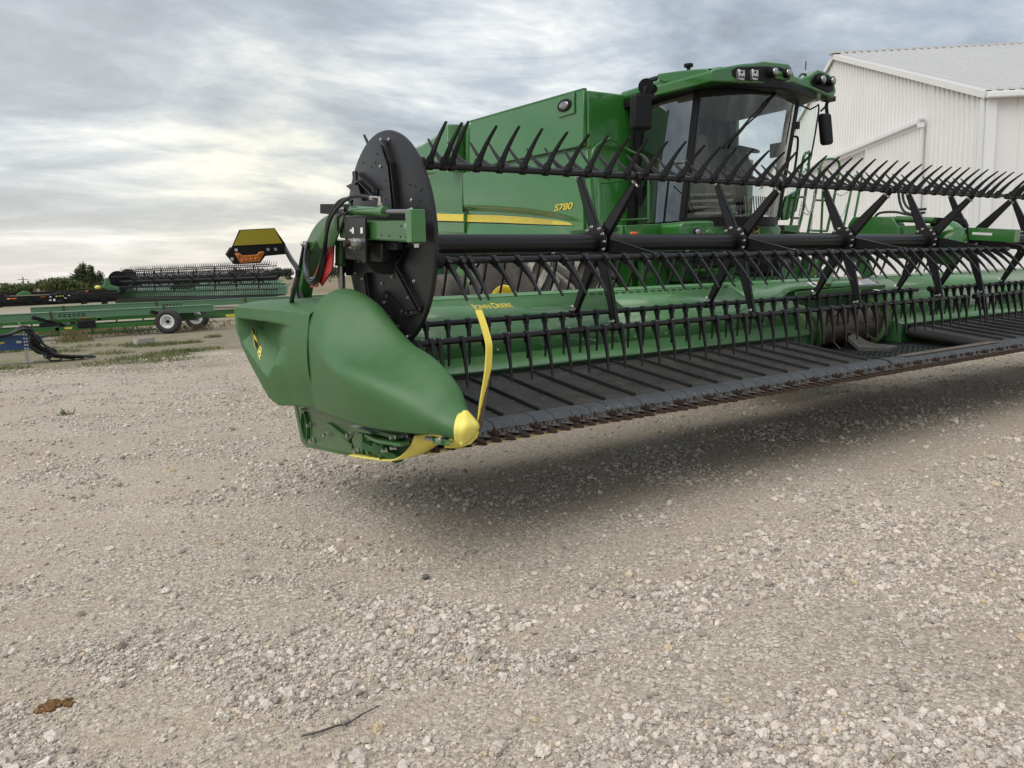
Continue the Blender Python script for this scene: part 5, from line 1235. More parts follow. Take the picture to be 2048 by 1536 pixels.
mb = MB(); mb.prism(poly(1, 7.25, [(1264, 330), (1272, 330), (1300, 440), (1290, 440)]), (0, .04, 0)); mb.build('gap_shade', 'cab_dark', co)  # dark strip standing in for the shaded gap beside the cab panel
# --- cab
cb = child_empty('cab', (7.65, 6.9, 2.9), co)
def lerp3(a, b, t): return a + (b - a) * t
LB, LT = at(1, 6.52, 1371, 440), at(1, 6.40, 1402, 190); RB, RTp = at(1, 6.52, 1552, 440), at(1, 6.40, 1594, 198)
GT = max(LT.z, RTp.z)
def ws(s, t):                                          # windscreen surface: s across, t up
    l, r = lerp3(LB, LT, t), lerp3(RB, RTp, t); p = lerp3(l, r, s); q = 2 * s - 1
    p.y -= (.30 - .05 * t) * (1 - abs(q) ** 2.6); return p
mb = MB(); mb.grid([[ws(i / 28, j / 10) for i in range(29)] for j in range(11)]); mb.build('windscreen', 'glass', cb, smooth=80)
def strip_on(name, m, pts, wd, off=.012):
    mb = MB()
    for a, b in zip(pts, pts[1:]): mb.bar(a, b, wd, .03, (0, 1, 0))
    return mb.build(name, m, cb, bevel=.004)
mb = MB(); pts = [ws(i / 20, 1.0) for i in range(21)]
for a, b in zip(pts, pts[1:]): mb.bar(a + Vector((0, .03, .03)), b + Vector((0, .03, .03)), .08, .11)
mb.build('header_rail', 'black_plastic', cb)
mb = MB(); pts = [ws(i / 20, 0) for i in range(21)]
for a, b in zip(pts, pts[1:]): mb.bar(a + Vector((0, .04, -.03)), b + Vector((0, .04, -.03)), .10, .10)
mb.build('sill', 'black_plastic', cb)
mb = MB(); mb.bar(LB + Vector((0, .04, 0)), LT + Vector((0, .04, .05)), .065, .09, (0, 1, 0)); mb.build('pillar', 'black_plastic', cb, bevel=.01)
mb = MB(); mb.bar(RB + Vector((.02, .05, 0)), RTp + Vector((.02, .05, .05)), .07, .14, (0, 1, 0)); mb.build('pillar', 'black_plastic', cb, bevel=.01)
# left window, rear posts, back wall with its window
CY = 7.42
LRB, LRT = Vector((LB.x - .02, CY, LB.z)), Vector((LT.x + .0, CY, LT.z))
mb = MB(); mb.grid([[lerp3(lerp3(LB, LRB, i / 8), lerp3(LT, LRT, i / 8), j / 8) + Vector((-.035 * sin(pi * i / 8), .03, 0)) for i in range(9)] for j in range(9)]); mb.build('side_window', 'glass_dark', cb, smooth=80)
mb = MB(); mb.bar(LRB, LRT, .10, .10, (0, 1, 0)); mb.build('pillar', 'black_plastic', cb)
RRB, RRT = Vector((RB.x, CY, RB.z)), Vector((RTp.x - .02, CY, RTp.z))
mb = MB(); mb.bar(RRB, RRT, .10, .10, (0, 1, 0)); mb.build('pillar', 'black_plastic', cb)
mb = MB(); mb.bx(LB.x, RB.x, CY, CY + .04, LB.z - .1, LB.z + .28); mb.bx(LB.x, xr_ - .40, CY, CY + .04, LB.z + .28, 3.68); mb.build('back_wall', 'cab_dark', cb)
mb = MB(); mb.grid([[Vector((xr_ - .40 + (RB.x + .15 - xr_ + .40) * i, CY + .02, LB.z + .28 + (3.62 - LB.z - .28) * j)) for i in (0, 1)] for j in (0, 1)]); mb.build('rear_window', 'glass_clear', cb)
mb = MB(); mb.bx(LB.x + .05, RB.x - .05, 6.35, CY, LB.z - .12, LB.z - .06); mb.build('cab_floor', 'cab_dark', cb)
mb = MB(); mb.prism([Vector((LT.x + .03, 6.36, 3.665)), Vector((RTp.x - .03, 6.36, 3.665)), Vector((RTp.x - .03, CY, 3.62)), Vector((LT.x + .03, CY, 3.62))], (0, 0, .03)); mb.build('headliner', 'headliner', cb)
mb = MB(); mb.bx(LB.x + .05, LB.x + .32, 6.75, 7.3, 2.2, 2.75); mb.bx(LB.x + .10, LB.x + .5, 6.9, 7.35, 2.2, 2.5); mb.build('console', 'cab_dark', cb, bevel=.02)
st = MB(); st.box((7.55, 7.0, 2.62), (.56, .52, .16)); st.box((7.55, 7.25, 3.0), (.54, .14, .76), Matrix.Rotation(R(-9), 3, 'X')); st.box((7.55, 7.02, 2.38), (.36, .36, .36)); st.box((7.22, 7.0, 2.82), (.10, .40, .07)); st.box((7.88, 7.0, 2.82), (.12, .46, .08))
st.build('operator_seat', 'seat_cloth', cb, bevel=.035, seg=3)
sc0 = at(1, 6.62, 1482, 297); swm = MB(); rows = []
ax = Vector((.0, -.32, .95)).normalized(); e1 = Vector((1, 0, 0)); e2 = ax.cross(e1)
ring = [sc0 + (e1 * cos(2 * pi * k / 28) + e2 * sin(2 * pi * k / 28)) * .215 for k in range(29)]
swm.tube(ring, .017, 8); swm.bar(sc0 - e1 * .2, sc0 + e1 * .2, .04, .02); swm.cyl(sc0 - ax * .02, sc0 + ax * .03, .06, 14); swm.build('steering_wheel', 'black_plastic', cb)
mb = MB(); mb.bar(sc0 - ax * .03, Vector((sc0.x - .05, 6.55, 2.3)), .10, .12); mb.box(sc0 + Vector((-.02, -.02, -.18)), (.22, .12, .26), Matrix.Rotation(R(-18), 3, 'X')); mb.build('steering_column', 'cab_dark', cb, bevel=.02)
mb = MB(); mb.box(at(1, 6.8, 1555, 300), (.05, .22, .18)); mb.tube([at(1, 6.8, 1556, 318), at(1, 6.8, 1552, 390)], .02, 8); mb.build('monitor', 'cab_dark', cb, bevel=.01)
# lower step mat seen through the foot of the screen
mb = MB()
for k in range(12): 
    a = ws(.50 + k * .032, .03) + Vector((0, .10, 0)); b = ws(.50 + k * .032, .19) + Vector((0, .16, 0)); mb.bar(a, b, .012, .01, (0, 1, 0))
mb.build('step_bars', 'cab_tan', cb, kind='stuff')
mb = MB()
for k in range(4):
    a = ws(.10, .05 + k * .055) + Vector((0, .16 + .05 * k, 0)); b = ws(.44, .05 + k * .055) + Vector((0, .16 + .05 * k, 0)); mb.bar(a, b, .05, .035)
mb.build('foot_rest', 'cab_tan', cb, bevel=.008)
# wipers
for (a, b) in (((1557, 178), (1441, 293)), ((1550, 182), (1452, 298))):
    mb = MB(); pts = []
    for i in range(9):
        t = i / 8; u, v = a[0] + (b[0] - a[0]) * t, a[1] + (b[1] - a[1]) * t
        best = min((((EYE + ray(u, v) * d) - ws(s, tt)).length, s, tt) for s in [k / 24 for k in range(25)] for tt in [k / 16 for k in range(17)] for d in [((ws(s, tt) - EYE).length)])
        pts.append(ws(best[1], best[2]) + Vector((-.01, -.025, 0)))
    pts = [pts[0].lerp(pts[-1], i / 8) * .5 + pts[i] * .5 for i in range(9)]
    mb.tube(pts, .011, 6); mb.build('wiper', 'black_paint', cb)
# --- roof
rfm = child_empty('cab_roof', (7.67, 6.8, 3.85), cb)
mb = MB(); plan = [(6.66, 7.62), (6.64, 6.55), (6.86, 6.12), (7.67, 5.94), (8.5, 6.10), (8.72, 6.5), (8.70, 7.62)]
mb.prism([(x, y, 3.665) for x, y in plan], (0, 0, .10)); mb.build('roof_underside', 'black_plastic', rfm, bevel=.02)
mb = MB(); mb.prism([(x * 1.0, y + .03, 3.765) for x, y in plan], (0, 0, .12)); mb.build('roof_cap', 'green_paint', rfm, bevel=.045, seg=4)
mb = MB(); mb.prism(poly(0, 6.62, [(1311, 152), (1317, 147), (1360, 141), (1416, 136), (1416, 160), (1330, 165), (1318, 162)]), (.5, 0, 0)); mb.build('side_cap', 'green_paint', rfm, bevel=.015, seg=3)
mb = MB(); mb.prism(poly(0, 6.63, [(1417, 137), (1424, 138), (1423, 162), (1417, 162)]), (.5, 0, 0)); mb.build('cap_joint', 'cab_dark', rfm)
def front(u, v, y=6.0): return at(1, y, u, v)
fas = [(1423, 142), (1432, 137), (1482, 127.5), (1512, 125), (1527, 122), (1577, 127), (1583, 133), (1590, 153), (1592, 160), (1570, 169), (1480, 165), (1424, 163)]
mb = MB(); a_ = poly(1, 6.0, fas); mb.prism(a_, (0, .9, .02)); mb.build('front_visor', 'green_paint', rfm, bevel=.018, seg=3)
mb = MB(); mb.prism(poly(1, 5.992, [(1464, 140), (1475, 134), (1530, 132), (1562, 134), (1575, 140), (1581, 158), (1562, 165), (1480, 160), (1466, 152)]), (0, .02, 0)); mb.build('light_recess', 'black_plastic', rfm, bevel=.008)
mb = MB(); mb.prism(poly(1, 6.06, [(1592, 163), (1618, 151), (1636, 139), (1652, 143), (1662, 150), (1670, 166), (1673, 182), (1668, 196), (1655, 192), (1622, 178), (1596, 170)]), (0, .8, 0)); mb.build('side_visor', 'green_paint', rfm, bevel=.018, seg=3)
mb = MB(); mb.prism(poly(1, 6.052, [(1630, 150), (1640, 145), (1656, 150), (1667, 166), (1668, 182), (1656, 186), (1626, 172), (1622, 163)]), (0, .02, 0)); mb.build('light_recess', 'black_plastic', rfm, bevel=.008)
for u, v, y, r_, kind_ in ((1544, 145, 5.97, 8.5, 0), (1571, 147, 5.97, 8, 0), (1640, 160, 6.03, 8, 0), (1660, 163, 6.03, 7.5, 0)):
    c = front(u, v, y); k = (c - EYE).length / FPX; mb = MB(); mb.cyl(c + Vector((0, -.05, 0)), c + Vector((0, .06, 0)), r_ * k * .98, 20); l_ = mb.build('work_light', 'black_plastic', rfm)
    mb = MB(); mb.sphere(c + Vector((0, -.045, 0)), (r_ * k * .84, .03, r_ * k * .84), 16, 8); mb.build('lens', 'lamp_lens', l_)
for u, v in ((1481, 150), (1508, 150)):
    c = front(u, v, 5.975); k = (c - EYE).length / FPX
    mb = MB(); w_, h_ = 8.5 * k, 9 * k
    mb.prism([c + Vector((sx * w_, -.02, sz * h_)) for sx, sz in ((-.75, -1), (.75, -1), (1, .0), (.9, 1), (-.9, 1), (-1, 0))], (0, .05, 0)); l_ = mb.build('led_light', 'zinc', rfm, bevel=.004)
    mb = MB()
    for dx, dz in ((0, .45), (-.4, -.45), (.4, -.45)): mb.cyl(c + Vector((dx * w_, -.022, dz * h_)), c + Vector((dx * w_, -.026, dz * h_)), .013, 10)
    mb.build('led_lens', 'cab_dark', l_, kind='stuff')
    mb = MB(); mb.box(c + Vector((0, .0, h_ * 1.15)), (.06, .05, .03)); mb.build('lamp_mount', 'black_plastic', rfm)
c = at(1, 6.75, 1377, 139); mb = MB(); mb.cyl(c, c + Vector((0, 0, .05)), .025, 12); mb.cyl(c + Vector((0, 0, .03)), c + Vector((0, 0, .06)), .055, 16); mb.build('beacon', 'black_plastic', rfm)
c = at(1, 6.9, 1611, 140); mb = MB(); mb.cyl(c, at(1, 6.9, 1612, 122), .007, 6); mb.build('antenna', 'black_plastic', rfm)
mb = MB(); mb.tube(crom([front(1596, 158, 6.1), front(1604, 148, 6.15), front(1616, 152, 6.15), front(1614, 158, 6.1)], 4), .012, 6); mb.build('cable', 'hose', rfm)
# --- mirrors
def mirror(pts, y, name='mirror', d=.09):
    mb = MB(); mb.prism(poly(1, y, pts), (0, d, 0)); return mb.build(name, 'black_plastic', cb, bevel=.045, seg=5)
ml = mirror([(1271, 185), (1307.5, 183), (1307.5, 259.5), (1270, 258.5)], 6.42, d=.11)
mb = MB(); mb.tube(crom([at(1, 6.46, 1290, 186), at(1, 6.46, 1292, 172), at(1, 6.5, 1298, 162), at(1, 6.6, 1312, 157)], 5), .028, 10); mb.cyl(at(1, 6.44, 1292, 173), at(1, 6.56, 1292, 173), .085, 18); mb.cyl(at(1, 6.44, 1306, 178), at(1, 6.52, 1306, 178), .05, 14); mb.build('mirror_arm', 'black_plastic', cb)
mr = mirror([(1644, 226), (1665, 225), (1670, 288), (1650, 290.5)], 6.35)
mb = MB(); mb.tube(crom([at(1, 6.4, 1655, 232), at(1, 6.4, 1653, 210), at(1, 6.35, 1660, 196)], 4), .022, 8); mb.tube([at(1, 6.4, 1650, 214), at(1, 6.4, 1642, 222)], .014, 8); mb.box(at(1, 6.3, 1657, 198), (.16, .10, .06)); mb.build('mirror_arm', 'black_plastic', cb)
# --- open door and its handle
dv = [(1597, 212), (1603, 211), (1620, 219), (1630, 214), (1637, 209), (1638, 218), (1630, 270), (1621, 318), (1614, 330), (1575, 438), (1568, 440)]
dm = MB(); dm.add(poly(1, 6.95, dv), [tuple(range(len(dv)))]); dd = dm.build('open_door', 'glass_clear', cb)
mb = MB(); fr_ = [at(1, 6.95, *p) for p in dv[:9]]; mb.tube(fr_, .012, 7); mb.build('door_frame', 'black_plastic', dd)
mb = MB(); mb.tube(crom([at(1, 6.90, 1589, 273), at(1, 6.90, 1596, 281), at(1, 6.90, 1589, 340), at(1, 6.90, 1582, 352)], 5), .016, 8); mb.box(at(1, 6.9, 1594, 251), (.06, .05, .09)); mb.build('door_handle', 'black_plastic', dd)
# --- front hood below the screen
hb_ = MB(); hp = [(1362, 449), (1368, 443), (1396, 441), (1543, 440), (1562, 454), (1564, 462), (1556, 476), (1364, 480)]
hb_.prism(poly(1, 6.32, hp), (0, .5, 0)); hd_ = hb_.build('front_hood', 'green_panel', co, bevel=.05, seg=4)
mb = MB(); mb.prism(poly(1, 6.31, [(1363, 455), (1385, 455), (1432, 459), (1440, 478), (1366, 479)]), (0, .012, 0)); mb.build('lamp_panel', 'green_paint', hd_, bevel=.005)
c = at(1, 6.30, 1395, 464.5); mb = MB(); mb.cyl(c + Vector((0, -.012, 0)), c + Vector((0, .05, 0)), .052, 22); l_ = mb.build('headlight', 'black_plastic', hd_)
mb = MB(); mb.sphere(c + Vector((0, -.010, 0)), (.043, .016, .043), 18, 8); mb.build('lens', 'lamp_lens', l_)
c = at(1, 6.31, 1418, 465.5); mb = MB(); mb.sphere(c, (.06, .03, .048), 18, 8); mb.build('lamp_cover', 'green_paint', hd_)
def em(u, v, off): return at(1, 6.318 - off, u, v)
mb = MB(); mb.prism([em(*p, 0) for p in ((1511, 452.5), (1517, 452), (1518.5, 455), (1518, 467), (1515, 471), (1509, 471), (1507.5, 467), (1508, 456))], (0, -.003, 0)); eb = mb.build('emblem', 'yellow', hd_)
mb = MB(); mb.prism([em(*p, .003) for p in ((1511.5, 453.5), (1516.5, 453.2), (1517.5, 455.5), (1517, 466.5), (1514.5, 470), (1509.8, 470), (1508.6, 466.5), (1509, 456.5))], (0, -.001, 0)); mb.build('emblem_field', 'cab_dark', eb)
mb = MB(); mb.prism([em(*p, .0045) for p in ((1509.5, 464.5), (1510.5, 462.3), (1513, 462), (1515, 459.8), (1515.6, 457.5), (1516.4, 459.6), (1516.8, 461), (1515.6, 462.5), (1515.3, 464), (1516.8, 465.8), (1514.8, 464.8), (1513.5, 464.2), (1511.5, 464.6), (1510.2, 466.6))], (0, -.001, 0)); mb.build('emblem_deer', 'yellow', eb)
# --- feeder house and what fills the space under the cab
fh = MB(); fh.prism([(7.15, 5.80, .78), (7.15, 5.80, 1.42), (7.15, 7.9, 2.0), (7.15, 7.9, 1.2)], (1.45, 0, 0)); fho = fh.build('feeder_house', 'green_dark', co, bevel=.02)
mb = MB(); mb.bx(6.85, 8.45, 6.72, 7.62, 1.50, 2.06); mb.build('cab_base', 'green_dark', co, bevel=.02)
mb = MB(); mb.bx(6.45, 6.62, 7.2, 7.55, 1.2, 2.1); mb.build('frame_post', 'green_paint', co, bevel=.01); mb = MB(); mb.bx(6.72, 6.80, 6.95, 7.02, 1.2, 2.1); mb.build('frame_post', 'green_paint', co)
mb = MB(); mb.bx(6.42, 6.9, 6.98, 7.06, 1.3, 1.9); mb.build('step_plate', 'green_paint', co, bevel=.01)
for k in range(5): mb = MB(); mb.bx(6.88, 8.1, 6.60 - .03 * k, 6.66 - .03 * k, 1.92 - .10 * k, 1.955 - .10 * k); mb.build('grille_bar', 'green_paint' if k % 2 else 'black_plastic', co)
mb = MB(); c = at(1, 6.2, 1612, 545); mb.cyl(c, c + Vector((0, .05, 0)), .17, 24); mb.cyl(c + Vector((0, -.02, 0)), c, .05, 12); mb.build('drive_shield', 'green_paint', co)
mb = MB(); mb.bar(at(1, 6.1, 1590, 590), at(1, 6.1, 1640, 520), .08, .12); mb.bar(at(1, 6.1, 1640, 560), at(1, 6.1, 1690, 500), .08, .10); mb.build('lift_link', 'green_paint', co, bevel=.006)
for k in range(7):
    u0 = 1530 + k * 19; mb = MB(); mb.tube(crom([at(1, 6.15 + .03 * k, u0, 508), at(1, 6.10, u0 + 12, 530 + rnd.uniform(-8, 8)), at(1, 6.05, u0 + 20 + rnd.uniform(-8, 8), 560), at(1, 6.0, u0 + 40, 575)], 5), .014, 7); mb.build('hydraulic_hose', 'hose', co)
mb = MB(); mb.box(at(1, 6.3, 1530, 535), (.32, .2, .22)); mb.box(at(1, 6.3, 1500, 555), (.5, .2, .12)); mb.build('valve_block', 'black_plastic', co, bevel=.01)
# --- ladder and handrails on the far side of the cab
ld = child_empty('ladder', at(1, 6.85, 1640, 470), co)
rail([(1578, 470), (1601, 347), (1608, 312), (1614, 306), (1619, 314), (1607, 414), (1593, 470)], 6.85, .020, par=ld)
rail([(1614, 474), (1636, 360), (1643, 326), (1652, 319), (1670, 319), (1679, 332), (1671, 382), (1654, 462)], 6.85, .020, par=ld); rail([(1642, 470), (1646, 382), (1648, 340)], 6.9, .018, par=ld)
rail([(1686, 460), (1706, 365), (1714, 350), (1721, 351), (1723, 360), (1708, 440)], 6.85, .018, par=ld)
for (p, q) in (((1590, 394), (1606, 394)), ((1582, 436), (1598, 436)), ((1630, 400), (1651, 401)), ((1619, 461), (1655, 462)), ((1598, 350), (1612, 352))):
    mb = MB(); mb.cyl(at(1, 6.85, *p), at(1, 6.85, *q), .016, 8); mb.build('rung', 'green_paint', ld)
mb = MB(); mb.prism(poly(1, 6.8, [(1563, 450), (1598, 450), (1598, 466), (1563, 462)]), (0, .3, 0)); mb.build('step_box', 'green_paint', ld, bevel=.008)
mb = MB(); mb.bar(at(1, 6.8, 1560, 470), at(1, 6.8, 1720, 474), .5, .05); mb.build('landing', 'green_dark', ld)
mb = MB(); mb.prism(poly(1, 6.9, [(1574, 392), (1603, 376), (1594, 422), (1576, 440), (1566, 440), (1566, 420)]), (0, .05, 0)); mb.build('door_lower_panel', 'green_paint', ld, bevel=.01)
lk = MB(); lk.tube([Vector((.009 * cos(2 * pi * k / 8), 0, .017 * sin(2 * pi * k / 8))) for k in range(9)], .0035, 5, cap=False); link_me = mesh_only(lk, 'chain_link', 'zinc', 60)
def chain(pts, y=6.8):
    ps = crom([at(1, y, *p) for p in pts], 12); acc = 0; prev = ps[0]; i = 0; ch_ = MB()
    for p in ps[1:]:
        acc += (p - prev).length
        if acc > .026:
            acc = 0; d = (p - prev).normalized(); rot = Vector((0, 0, 1)).rotation_difference(d).to_matrix() @ Matrix.Rotation((i % 2) * pi / 2, 3, 'Z'); i += 1
            ch_.add([p + rot @ v.co for v in link_me.vertices], [tuple(q.vertices) for q in link_me.polygons])
        prev = p
    ch_.build('chain', 'zinc', ld)
chain([(1609, 390), (1612, 415), (1620, 424), (1627, 405), (1629, 385)]); chain([(1603, 420), (1612, 428), (1622, 425), (1632, 395)]); chain([(1670, 385), (1682, 391), (1696, 384)]); chain([(1604, 400), (1597, 440), (1598, 468)]); chain([(1628, 380), (1625, 430), (1622, 462)]); chain([(1694, 405), (1688, 425), (1680, 435)])
# --- what shows low down behind the disc: gauge wheel and rear linkage of the header
gw = child_empty('gauge_wheel', at(1, 6.4, 872, 585), hd)
c = at(1, 6.4, 871, 592); mb = MB(); mb.cyl(c, c + Vector((.28, .05, 0)), .20, 28); mb.build('tyre', 'tyre', gw, bevel=.05, seg=3)
c = at(1, 6.3, 894, 585); mb = MB(); mb.sphere(c, (.06, .05, .09), 14, 8); mb.build('hub_cap', 'black_plastic', gw)
mb = MB(); mb.prism(poly(1, 6.45, [(893, 530), (925, 555), (940, 598), (905, 600), (896, 575)]), (0, .04, 0)); mb.build('wheel_arm', 'green_frame', gw, bevel=.004)
mb = MB(); mb.cyl(at(1, 6.42, 891, 560), at(1, 6.42, 930, 592), .018, 12); mb.build('wheel_strut', 'rod_steel', gw)
mb = MB(); mb.prism(poly(1, 6.41, [(886, 572), (891, 570), (892, 575), (888, 577)]), (0, .004, 0)); mb.build('warning_label', 'white_label', gw)
mb = MB(); mb.prism(poly(1, 6.5, [(865, 520), (900, 512), (918, 532), (900, 560), (865, 552)]), (0, .1, 0)); mb.build('linkage_cover', 'green_dark', gw)
# ================================================================ PARKED MACHINERY IN THE BACKGROUND
wt = MB(); wt.grid([[Vector((x, r_ * cos(2 * pi * k / 32), r_ * sin(2 * pi * k / 32))) for k in range(32)] for x, r_ in ((-.13, .21), (-.16, .25), (-.16, .34), (-.13, .385), (0, .395), (.13, .385), (.16, .34), (.16, .25), (.13, .21))], True); twme = mesh_only(wt, 'tyre', 'rubber', 50)
wr = MB(); wr.grid([[Vector((x, r_ * cos(2 * pi * k / 24), r_ * sin(2 * pi * k / 24))) for k in range(24)] for x, r_ in ((-.14, .225), (-.15, .20), (-.05, .18), (-.04, .08), (-.04, .001))], True); wrme = mesh_only(wr, 'rim', 'white_paint', 40)
wh = MB(); wh.cyl((-.12, 0, 0), (.1, 0, 0), .055, 10)
for k in range(6): wh.cyl((-.06, .1 * cos(k * pi / 3), .1 * sin(k * pi / 3)), (-.03, .1 * cos(k * pi / 3), .1 * sin(k * pi / 3)), .018, 6)
whme = mesh_only(wh, 'hub', 'black_far', 40)
def small_wheel(x, y, parent, yaw, z=.395):
    e = child_empty('wheel', (x, y, z), parent)
    for nm, me in (('tyre', twme), ('rim', wrme), ('hub', whme)): inst(nm, me, (x, y, z), e)
    e.rotation_euler = (0, 0, yaw); return e
def trailer(y, x1, label, wheels=True, tongue=True):
    t = empty('header_trailer', (x1 - 5, y, 0), label, 'trailer', 'long green header trailers parked end to end')
    x0 = x1 - 19
    for dy in (0, 1.5):
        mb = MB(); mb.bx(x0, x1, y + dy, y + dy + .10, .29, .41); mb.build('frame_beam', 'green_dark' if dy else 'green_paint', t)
    mb = MB(); mb.cyl((x0, y + .05, .165), (x1 - .2, y + .05, .165), .028, 8); mb.build('truss_tube', 'green_dark', t)
    mb = MB()
    x = x0 + .4
    while x < x1 - .3: mb.bx(x, x + .06, y + .02, y + .08, .18, .30); x += .92
    mb.build('truss_posts', 'green_dark', t, kind='stuff')
    for xb in (x1 - 3.0, x1 - 10, x1 - 16): mb = MB(); mb.bx(xb, xb + .1, y, y + 1.6, .30, .40); mb.build('cross_beam', 'green_dark', t)
    for xs_ in (x1 - 3.2, x1 + .05):
        a = Vector((xs_ - .35, y - .05, .74)); b = Vector((xs_ + .45, y + .25, .42))
        mb = MB(); mb.bar(a, b, .14, .10); mb.bx(xs_ - .2, xs_ + .35, y - .02, y + .12, .43, .55); mb.build('header_rest', 'black_far', t)
    mb = MB(); mb.bx(x1 - 2.4, x1 - 1.9, y - .06, y + .2, .34, .56); mb.build('clamp_box', 'black_far', t, bevel=.02)
    for xs_, m in ((x1 - 2.75, 'yellow'), (x1 - .1, 'yellow')): mb = MB(); mb.bx(xs_, xs_ + .20, y - .006, y, .33, .39); mb.build('reflector', m, t, smooth=0)
    if wheels:
        small_wheel(x1 + .18, y - .1, t, R(65)); small_wheel(x1 + 1.35, y + 1.45, t, R(65))
        mb = MB(); mb.cyl((x1 + .3, y, .40), (x1 + 1.25, y + 1.4, .40), .06, 8); mb.bx(x1 + .5, x1 + 1.1, y + .5, y + 1.0, .36, .62); mb.build('steer_axle', 'green_dark', t)
    if tongue:
        mb = MB(); mb.bar((x1 + .8, y + .7, .50), (x1 + 5.2, y + .1, .34), .10, .12); mb.build('tongue', 'green_paint', t); mb = MB(); mb.bar((x1 + 2.1, y + .455, .455), (x1 + 2.5, y + .395, .44), .02, .08); mb.build('reflector', 'yellow', t, smooth=0)
    return t
trailer(27.0, 3.9, 'nearest green header trailer with the white rimmed wheels')
t2 = trailer(32.6, 12.5, 'second green header trailer behind the nearest one', wheels=False, tongue=False)
for x in (1.4, 2.0): small_wheel(x, 33.2, t2, R(90), .33)
mb = MB(); mb.bx(1.9, 2.3, 32.4, 32.6, .42, .56); mb.build('marker_lamp', 'orange', t2); mb = MB(); mb.bx(8.6, 8.75, 32.5, 32.58, .45, .53); mb.build('marker_lamp', 'orange', t2)
def panel_beam(y, x0, x1, z0, z1, joints, slots, label):
    t = empty('header_backframe', ((x0 + x1) / 2, y, z0), label, 'header frame', 'pale green header frames lying on the trailers')
    edges = [x0] + joints + [x1]
    for a, b in zip(edges, edges[1:]):
        mb = MB(); mb.bx(a + .02, b - .02, y, y + .5, z0, z1); mb.bx(a + .02, b - .02, y - .02, y, z1 - .02, z1); mb.build('beam_panel', 'green_pale', t)
    for j in joints: mb = MB(); mb.bx(j - .035, j + .035, y - .03, y + .02, z0 - .03, z1 + .02); mb.build('joint_strap', 'worn_steel', t)
    mb = MB()
    for k in range(6):
        for dz in (0, .055): mb.bx(slots + k * .125, slots + k * .125 + .085, y - .004, y, z0 + .06 + dz, z0 + .09 + dz)
    mb.build('slots', 'cab_dark', t, kind='stuff', smooth=0)
    return t
panel_beam(27.0, -14, 5.55, .645, .865, [-7, .83, 4.0], 1.02, 'lower pale green header frame lying on the nearest trailer')
panel_beam(32.4, .37, 12.8, .66, .90, [1.42, 4.55, 7.9], 4.75, 'upper pale green header frame lying on the second trailer')
# --- parked draper headers with black reels
def far_header(loc, label, tilt):
    t = bpy.data.objects.new('draper_header', None); col.objects.link(t); WLOC[t] = Vector((0, 0, 0)); tag(t, label, 'header', 'draper headers parked on trailers in the background')
    Ln = 12.5; zc_ = 1.46; r0 = .58
    mb = MB(); mb.cyl((.15, 0, zc_), (Ln, 0, zc_), .10, 12); mb.build('reel_tube', 'black_far', t)
    for k in range(6):
        a = R(27 + 60 * k); y, z = r0 * cos(a), zc_ + r0 * sin(a)
        mb = MB(); mb.cyl((.1, y, z), (Ln, y, z), .03, 6); b_ = mb.build('reel_bat', 'black_far', t)
        mb = MB(); x = .2
        while x < Ln:
            d = Vector((0, cos(a - .3) * .5 + (.0 if z < zc_ else .2), sin(a) * .9 if z > zc_ else -1)).normalized(); mb.bar((x, y, z), Vector((x, y, z)) + d * .27, .022, .03, (1, 0, 0), .010, .012); x += .165
        mb.build('tines', 'black_far', b_, kind='stuff')
    for xs_ in (1.6, 3.2, 4.8, 6.4, 8.0, 9.6, 11.2):
        mb = MB()
        for k in range(6): a = R(27 + 60 * k); mb.bar((xs_, 0, zc_), (xs_, r0 * cos(a), zc_ + r0 * sin(a)), .05, .10, (1, 0, 0), .03, .045)
        mb.build('reel_spider', 'black_far', t)
    mb = MB(); mb.cyl((0, 0, zc_), (.05, 0, zc_), .66, 28); mb.build('end_disc', 'black_far', t)
    mb = MB(); mb.grid([[Vector((x, y, z)) for y, z in ((.45, .55), (.62, .66), (.66, .95), (.95, 1.12), (1.0, 1.1))] for x in (.1, Ln)]); mb.build('back_sheet', 'green_pale', t, smooth=20, solid=.02)
    mb = MB(); mb.grid([[Vector((x, y, z)) for y, z in ((-.75, .48), (.45, .6))] for x in (.1, Ln)]); mb.build('deck', 'black_far', t, solid=.03)
    secs = []
    for y, w_, zb_, zt_ in ((-1.15, .06, .60, .72), (-.9, .12, .55, .86), (-.55, .17, .5, 1.0), (-.15, .2, .48, 1.12), (.3, .2, .5, 1.3), (.8, .2, .5, 1.28), (1.0, .18, .52, 1.15)):
        secs.append([Vector((-.25 + w_ * cos(2 * pi * k / 12), y, (zb_ + zt_) / 2 + (zt_ - zb_) / 2 * sin(2 * pi * k / 12))) for k in range(12)])
    mb = MB(); mb.grid(secs, True); mb.f.append(tuple(range(12))); ds = mb.build('end_divider', 'green_far', t, smooth=60)
    mb = MB(); mb.sphere((-.25, -1.16, .66), (.08, .16, .08), 10, 6); mb.build('nose_cap', 'yellow_pale', ds)
    mb = MB(); mb.bar((-.12, .9, 1.2), (-.12, .05, zc_ + .12), .1, .1); mb.build('reel_arm', 'green_far', t)
    mb = MB(); mb.bx(3.5, 5.2, .7, 1.0, 1.0, 1.18); mb.build('cover', 'green_dark', t)
    for yy in (-.5, .6):
        mb = MB(); mb.bx(.3, Ln - .3, yy, yy + .14, .22, .46); mb.build('frame_beam', 'green_dark', t)
    for xs_ in (1.5, 6.2, 11.0):
        mb = MB(); mb.bx(xs_, xs_ + .14, -.5, .74, -.44, .24); mb.build('frame_leg', 'green_dark', t)
    t.location = loc; t.rotation_euler = (0, 0, R(tilt)); return t
h1 = far_header((5.05, 49.7, .24), 'parked green draper header with a black reel, nearer of the two beside each other', -61)
